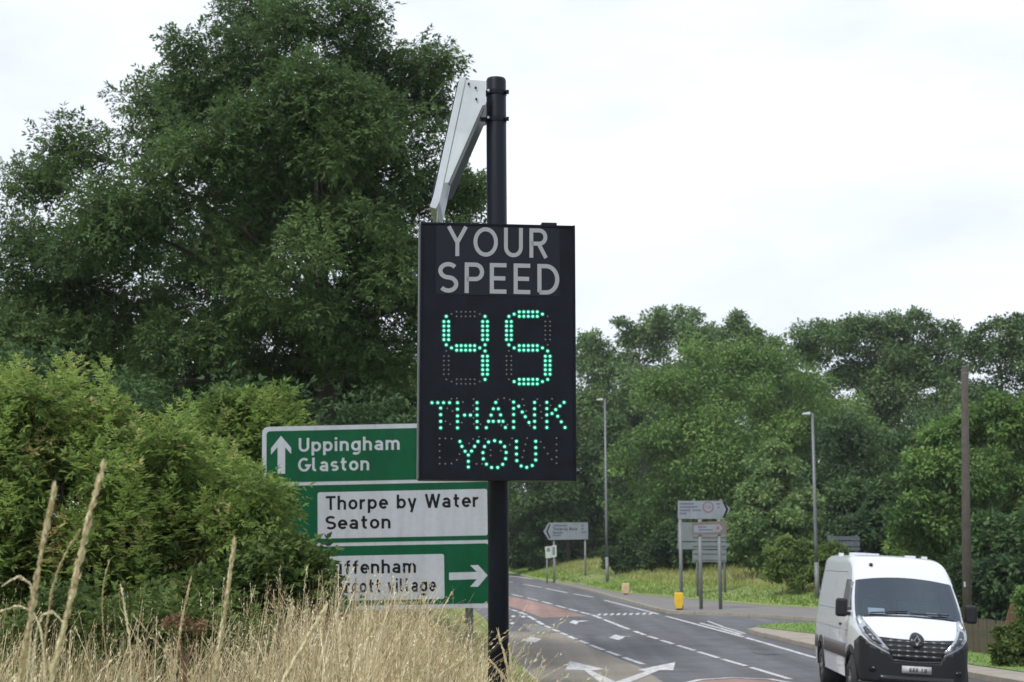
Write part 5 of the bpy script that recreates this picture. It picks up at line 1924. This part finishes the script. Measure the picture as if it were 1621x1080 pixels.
n = 16000
Y = rng.uniform(9, 60, n)
e = rng.uniform(0.1, 7.0, n) ** 1.0
X = leftx_np(Y) - e
B = np.stack([X, Y, bank_np(X, Y)], 1)
an = rng.uniform(0, 2 * math.pi, n)
H = rng.uniform(0.12, 0.34, n) * np.interp(e, [0, 1.5, 3.5], [0.2, 0.35, 1.3])
v1, q1, t1, _, _ = ribbons(B, H, np.stack([np.cos(an), np.sin(an), np.zeros(n)], 1), np.abs(rng.normal(0.5, 0.3, n)), np.full(n, 0.03), 2, np.clip(0.5 + 0.2 * np.sin(X * 1.7 + Y * 0.6) + rng.normal(size=n) * 0.2, 0, 1), 0.15, 1.7)
tag(link('bank_grass', np_mesh('bank_grass', v1, q1, t1), None, MATS['verge_tall']), 'shorter grass on the bank slope beside the near road edge', 'grass', kind='stuff')

# single stalks that stand out in front
def stalk(pts, Y, label, head=0.5, rad=0.008, stem=0.004, tint=0.75, nsp=260, sp=0.022):
    sp = sp * min(1.0, max(0.45, rad / 0.009))
    rad, stem, nsp, tint = rad * 0.62, stem * 0.65, int(nsp * 1.2), min(1.0, tint + 0.18)
    """a dry stalk along photo points (top first), its seed head on the upper share"""
    W3 = [np.array(at(x, y, Y)) for x, y in pts][::-1]
    foot = W3[0].copy()
    gz_ = bank_z(foot[0], Y)
    d0 = unit(W3[1] - W3[0])
    foot = foot - d0 * ((foot[2] - gz_) / max(d0[2], 0.4))
    foot[2] = gz_ - 0.02
    W3 = [foot] + W3
    P = np.array(W3)
    cum = np.concatenate([[0], np.cumsum(np.linalg.norm(np.diff(P, axis=0), axis=1))])
    ts = np.linspace(0, cum[-1], 26)
    C = np.stack([np.interp(ts, cum, P[:, i]) for i in range(3)], 1)
    C[1:-1] = (C[:-2] + 2 * C[1:-1] + C[2:]) / 4
    root = thing('grass_stalk', tuple(foot), label, 'grass stalk', 'tall dry stalks in front')
    C = C - foot
    b = MB().tube([tuple(c) for c in C], list(np.linspace(stem, stem * 0.45, len(C))), 6)
    me = b.mesh('stem')
    at_ = me.attributes.new('tint', 'FLOAT', 'POINT')
    at_.data.foreach_set('value', np.full(len(me.vertices), tint, dtype=np.float32))
    link('stem', me, root, MATS['straw'], True)
    hl = head * cum[-1]
    s = rng.uniform(0, 1, nsp)
    arc = cum[-1] - hl * (1 - s)
    Pp = np.stack([np.interp(arc, ts, C[:, i]) for i in range(3)], 1)
    Pn = np.stack([np.interp(np.minimum(arc + 0.05, cum[-1]), ts, C[:, i]) for i in range(3)], 1)
    td_ = unit(Pn - Pp + (C[-1] - C[-2]) * 1e-3)
    side = unit(np.cross(td_, rand_dir(nsp)))
    prof = np.clip(1.25 * (1 - s) ** 0.55, 0.12, 1) * np.clip(s * 8, 0.3, 1) * (0.75 + 0.35 * np.sin(s * 23))
    Pp = Pp + side * (rad * prof * rng.uniform(0, 0.8, nsp))[:, None]
    D = unit(td_ + side * rng.uniform(0.1, 0.5, nsp)[:, None])
    L = sp * rng.uniform(0.6, 1.2, nsp)
    v, q, t = leaflets(Pp, D, side, L, L * 0.34, np.clip(tint + rng.normal(size=nsp) * 0.14, 0, 1))
    link('seed_head', np_mesh('seed_head', v, q, t), root, MATS['straw'])


stalk([(163, 740), (148, 790), (133, 850), (118, 925), (100, 1000), (84, 1060)], 3.3, 'tallest thick dry seed stalk at the left, leaning right', 0.42, 0.010, 0.004, 0.72, 420)
stalk([(86, 776), (74, 830), (60, 900), (50, 965), (38, 1040)], 3.3, 'second tallest thick dry stalk, nearest the left edge', 0.40, 0.009, 0.004, 0.62, 400)
stalk([(371, 858), (364, 910), (357, 965), (346, 1030)], 4.4, 'upright dry stalk left of the green sign', 0.30, 0.009, 0.004, 0.68, 260)
stalk([(514, 964), (496, 995), (472, 1035), (445, 1085)], 4.0, 'thick pale stalk leaning right below the green sign', 0.45, 0.011, 0.005, 0.95, 340)
stalk([(192, 930), (200, 975), (208, 1030), (207, 1080)], 4.6, 'thin pale stalk leaning left, between the tall stalks and the dock plant', 0.25, 0.006, 0.003, 0.8, 120)
stalk([(303, 914), (291, 965), (280, 1030), (272, 1080)], 5.0, 'thin dry stalk just right of the reddish dock', 0.25, 0.006, 0.003, 0.55, 120)
stalk([(126, 840), (108, 862), (92, 895), (78, 945), (72, 1010)], 3.8, 'dark thin stalk bent between the two tallest stalks', 0.2, 0.005, 0.003, 0.35, 120)
stalk([(6, 925), (24, 905), (44, 895), (56, 925), (50, 990), (44, 1060)], 3.6, 'drooping pale stalk at the left edge', 0.3, 0.003, 0.0022, 0.9, 140)
stalk([(0, 968), (20, 952), (48, 948), (66, 975), (70, 1050)], 3.6, 'low arching pale stalk at the left edge', 0.3, 0.003, 0.0022, 0.95, 140)
stalk([(100, 985), (88, 958), (70, 948), (58, 975), (52, 1050)], 3.5, 'arching pale stalk crossing behind the second tallest stalk', 0.3, 0.003, 0.0022, 0.95, 140)
stalk([(172, 890), (164, 915), (160, 960), (168, 1040)], 5.2, 'slim curved green stalk right of the tallest stalk', 0.2, 0.005, 0.003, 0.3, 80)
stalk([(788, 998), (793, 1022), (802, 1045), (806, 1085)], 7.6, 'dry stalk crossing the foot of the black pole', 0.5, 0.012, 0.005, 0.7, 240)
stalk([(806, 1022), (808, 1045), (812, 1085)], 7.7, 'dry stalk just right of the black pole', 0.5, 0.012, 0.005, 0.72, 240)
stalk([(776, 1046), (787, 1058), (800, 1072), (806, 1090)], 7.5, 'bent seed stalk low across the black pole', 0.5, 0.012, 0.005, 0.6, 240)
stalk([(826, 1030), (818, 1040), (812, 1055), (811, 1085)], 7.8, 'thin short stalk leaning over the road edge', 0.3, 0.004, 0.003, 0.6, 60)
stalk([(560, 900), (545, 925), (534, 960), (530, 1020)], 6.5, 'fine stalk standing across the lower white plate of the green sign', 0.35, 0.006, 0.003, 0.9, 120)
stalk([(716, 936), (706, 955), (694, 975), (684, 1030)], 8.0, 'fine stalk below the white arrow of the green sign', 0.35, 0.007, 0.003, 0.85, 120)

# reddish dock
dk = at(295, 985, 5.6)
rt = thing('dock_plant', (dk.x, dk.y, bank_z(dk.x, dk.y)), 'reddish brown dock with a flat clustered seed head in the dry grass', 'plant')
b = MB()
hz_ = dk.z - rt.location.z
tips = []
for k in range(7):
    ax = (k - 3) * 0.02
    tp = (ax + rng.normal() * 0.006, rng.normal() * 0.02, hz_ + rng.normal() * 0.012)
    tips.append(tp)
    b.tube([(0, 0, 0), (ax * 0.1, 0, hz_ * 0.86), tp], [0.0035, 0.002, 0.001], 5)
me = b.mesh('stem')
a_t = me.attributes.new('tint', 'FLOAT', 'POINT')
a_t.data.foreach_set('value', np.full(len(me.vertices), 0.3, dtype=np.float32))
link('stem', me, rt, MATS['dock_seed'])
tp = np.repeat(np.array(tips), 60, axis=0)
Pp = tp + rng.normal(size=tp.shape) * np.array([0.012, 0.02, 0.009])
v, q, t = leaflets(Pp, rand_dir(len(Pp)), rand_dir(len(Pp)), np.full(len(Pp), 0.012), np.full(len(Pp), 0.009), rng.uniform(0.2, 0.9, len(Pp)))
link('seed_head', np_mesh('seed_head', v, q, t), rt, MATS['dock_seed'])


# grass of the far verge
def verge_grass(name, n, d0, d1, h, w, mm, label, s0=-62, s1=8):
    s = rng.uniform(s0, s1, n)
    d = rng.uniform(d0, d1, n)
    xy = np.array([verge_xy(a, c) for a, c in zip(s, d)])
    z = np.array([verge_z(x, y) for x, y in xy])
    B = np.column_stack([xy, z - 0.03])
    an = rng.uniform(0, 2 * math.pi, n)
    ld = np.stack([np.cos(an), np.sin(an), np.zeros(n)], 1)
    T = 0.5 + 0.22 * np.sin(xy[:, 0] * 0.9 + xy[:, 1] * 0.35) + 0.15 * np.sin(xy[:, 1] * 0.8) + rng.normal(size=n) * 0.14
    v1, q1, t1, _, _ = ribbons(B, h * rng.uniform(0.5, 1.25, n), ld, np.abs(rng.normal(0.3, 0.2, n)), np.full(n, w), 2, np.clip(T, 0, 1), 0.15, 1.7)
    o = link(name, np_mesh(name, v1, q1, t1), None, MATS[mm])
    tag(o, label, 'grass', kind='stuff')


verge_grass('tall_grass', 28000, 4.5, 24, 0.34, 0.06, 'verge_tall', 'long yellowing grass on the far slope below the trees')
verge_grass('mown_grass', 26000, 0.15, 7.5, 0.16, 0.06, 'verge_short', 'short green grass along the far edge of the road')
# lawn blades on the near right corner
lx = G2(lawn_px)
n = 9000
c_ = np.array(lx)
Bx = rng.uniform(c_[:, 0].min(), c_[:, 0].max(), n)
By = rng.uniform(c_[:, 1].min(), c_[:, 1].max(), n)


k = np.array([inside(x, y, lx) for x, y in zip(Bx, By)])
B = np.column_stack([Bx[k], By[k], np.array([zr(y) for y in By[k]]) + 0.11])
n = len(B)
an = rng.uniform(0, 2 * math.pi, n)
v1, q1, t1, _, _ = ribbons(B, rng.uniform(0.04, 0.10, n), np.stack([np.cos(an), np.sin(an), np.zeros(n)], 1), np.abs(rng.normal(0.5, 0.3, n)), np.full(n, 0.03), 2, np.clip(0.5 + rng.normal(size=n) * 0.2, 0, 1), 0.2)
tag(link('mown_grass', np_mesh('mown_grass', v1, q1, t1), None, MATS['verge_short']), 'short mown grass on the corner by the van', 'grass', kind='stuff')

def rebase(root, z):
    """move a thing's origin down to its foot without moving its parts"""
    old = root.matrix_basis.copy()
    root.location.z = z
    k = root.matrix_basis.inverted() @ old
    for c in root.children:
        c.matrix_basis = k @ c.matrix_basis


rebase(gs, gzb)
rebase(fl, base.z)
rebase(bk, verge_z(pb.x, pb.y))
rebase(ls, lb.z)
rebase(ns_, nbz)
rebase(db, verge_z(fD.o.x, 78))
rebase(pq, 0.11)

# ------------------------------------------------------------------ summer haze over the whole place
hm = bpy.data.materials.new('haze')
hm.use_nodes = True
hn = hm.node_tree
hn.nodes.clear()
ho = hn.nodes.new('ShaderNodeOutputMaterial')
hv = hn.nodes.new('ShaderNodeVolumePrincipled')
hv.inputs['Color'].default_value = (0.92, 0.96, 1.0, 1)
hv.inputs['Density'].default_value = 0.00022
hv.inputs['Anisotropy'].default_value = 0.2
hn.links.new(hv.outputs['Volume'], ho.inputs['Volume'])
tag(MB().box((0, 1940, 20), (6200, 4200, 60)).build('haze', hm), kind='stuff')
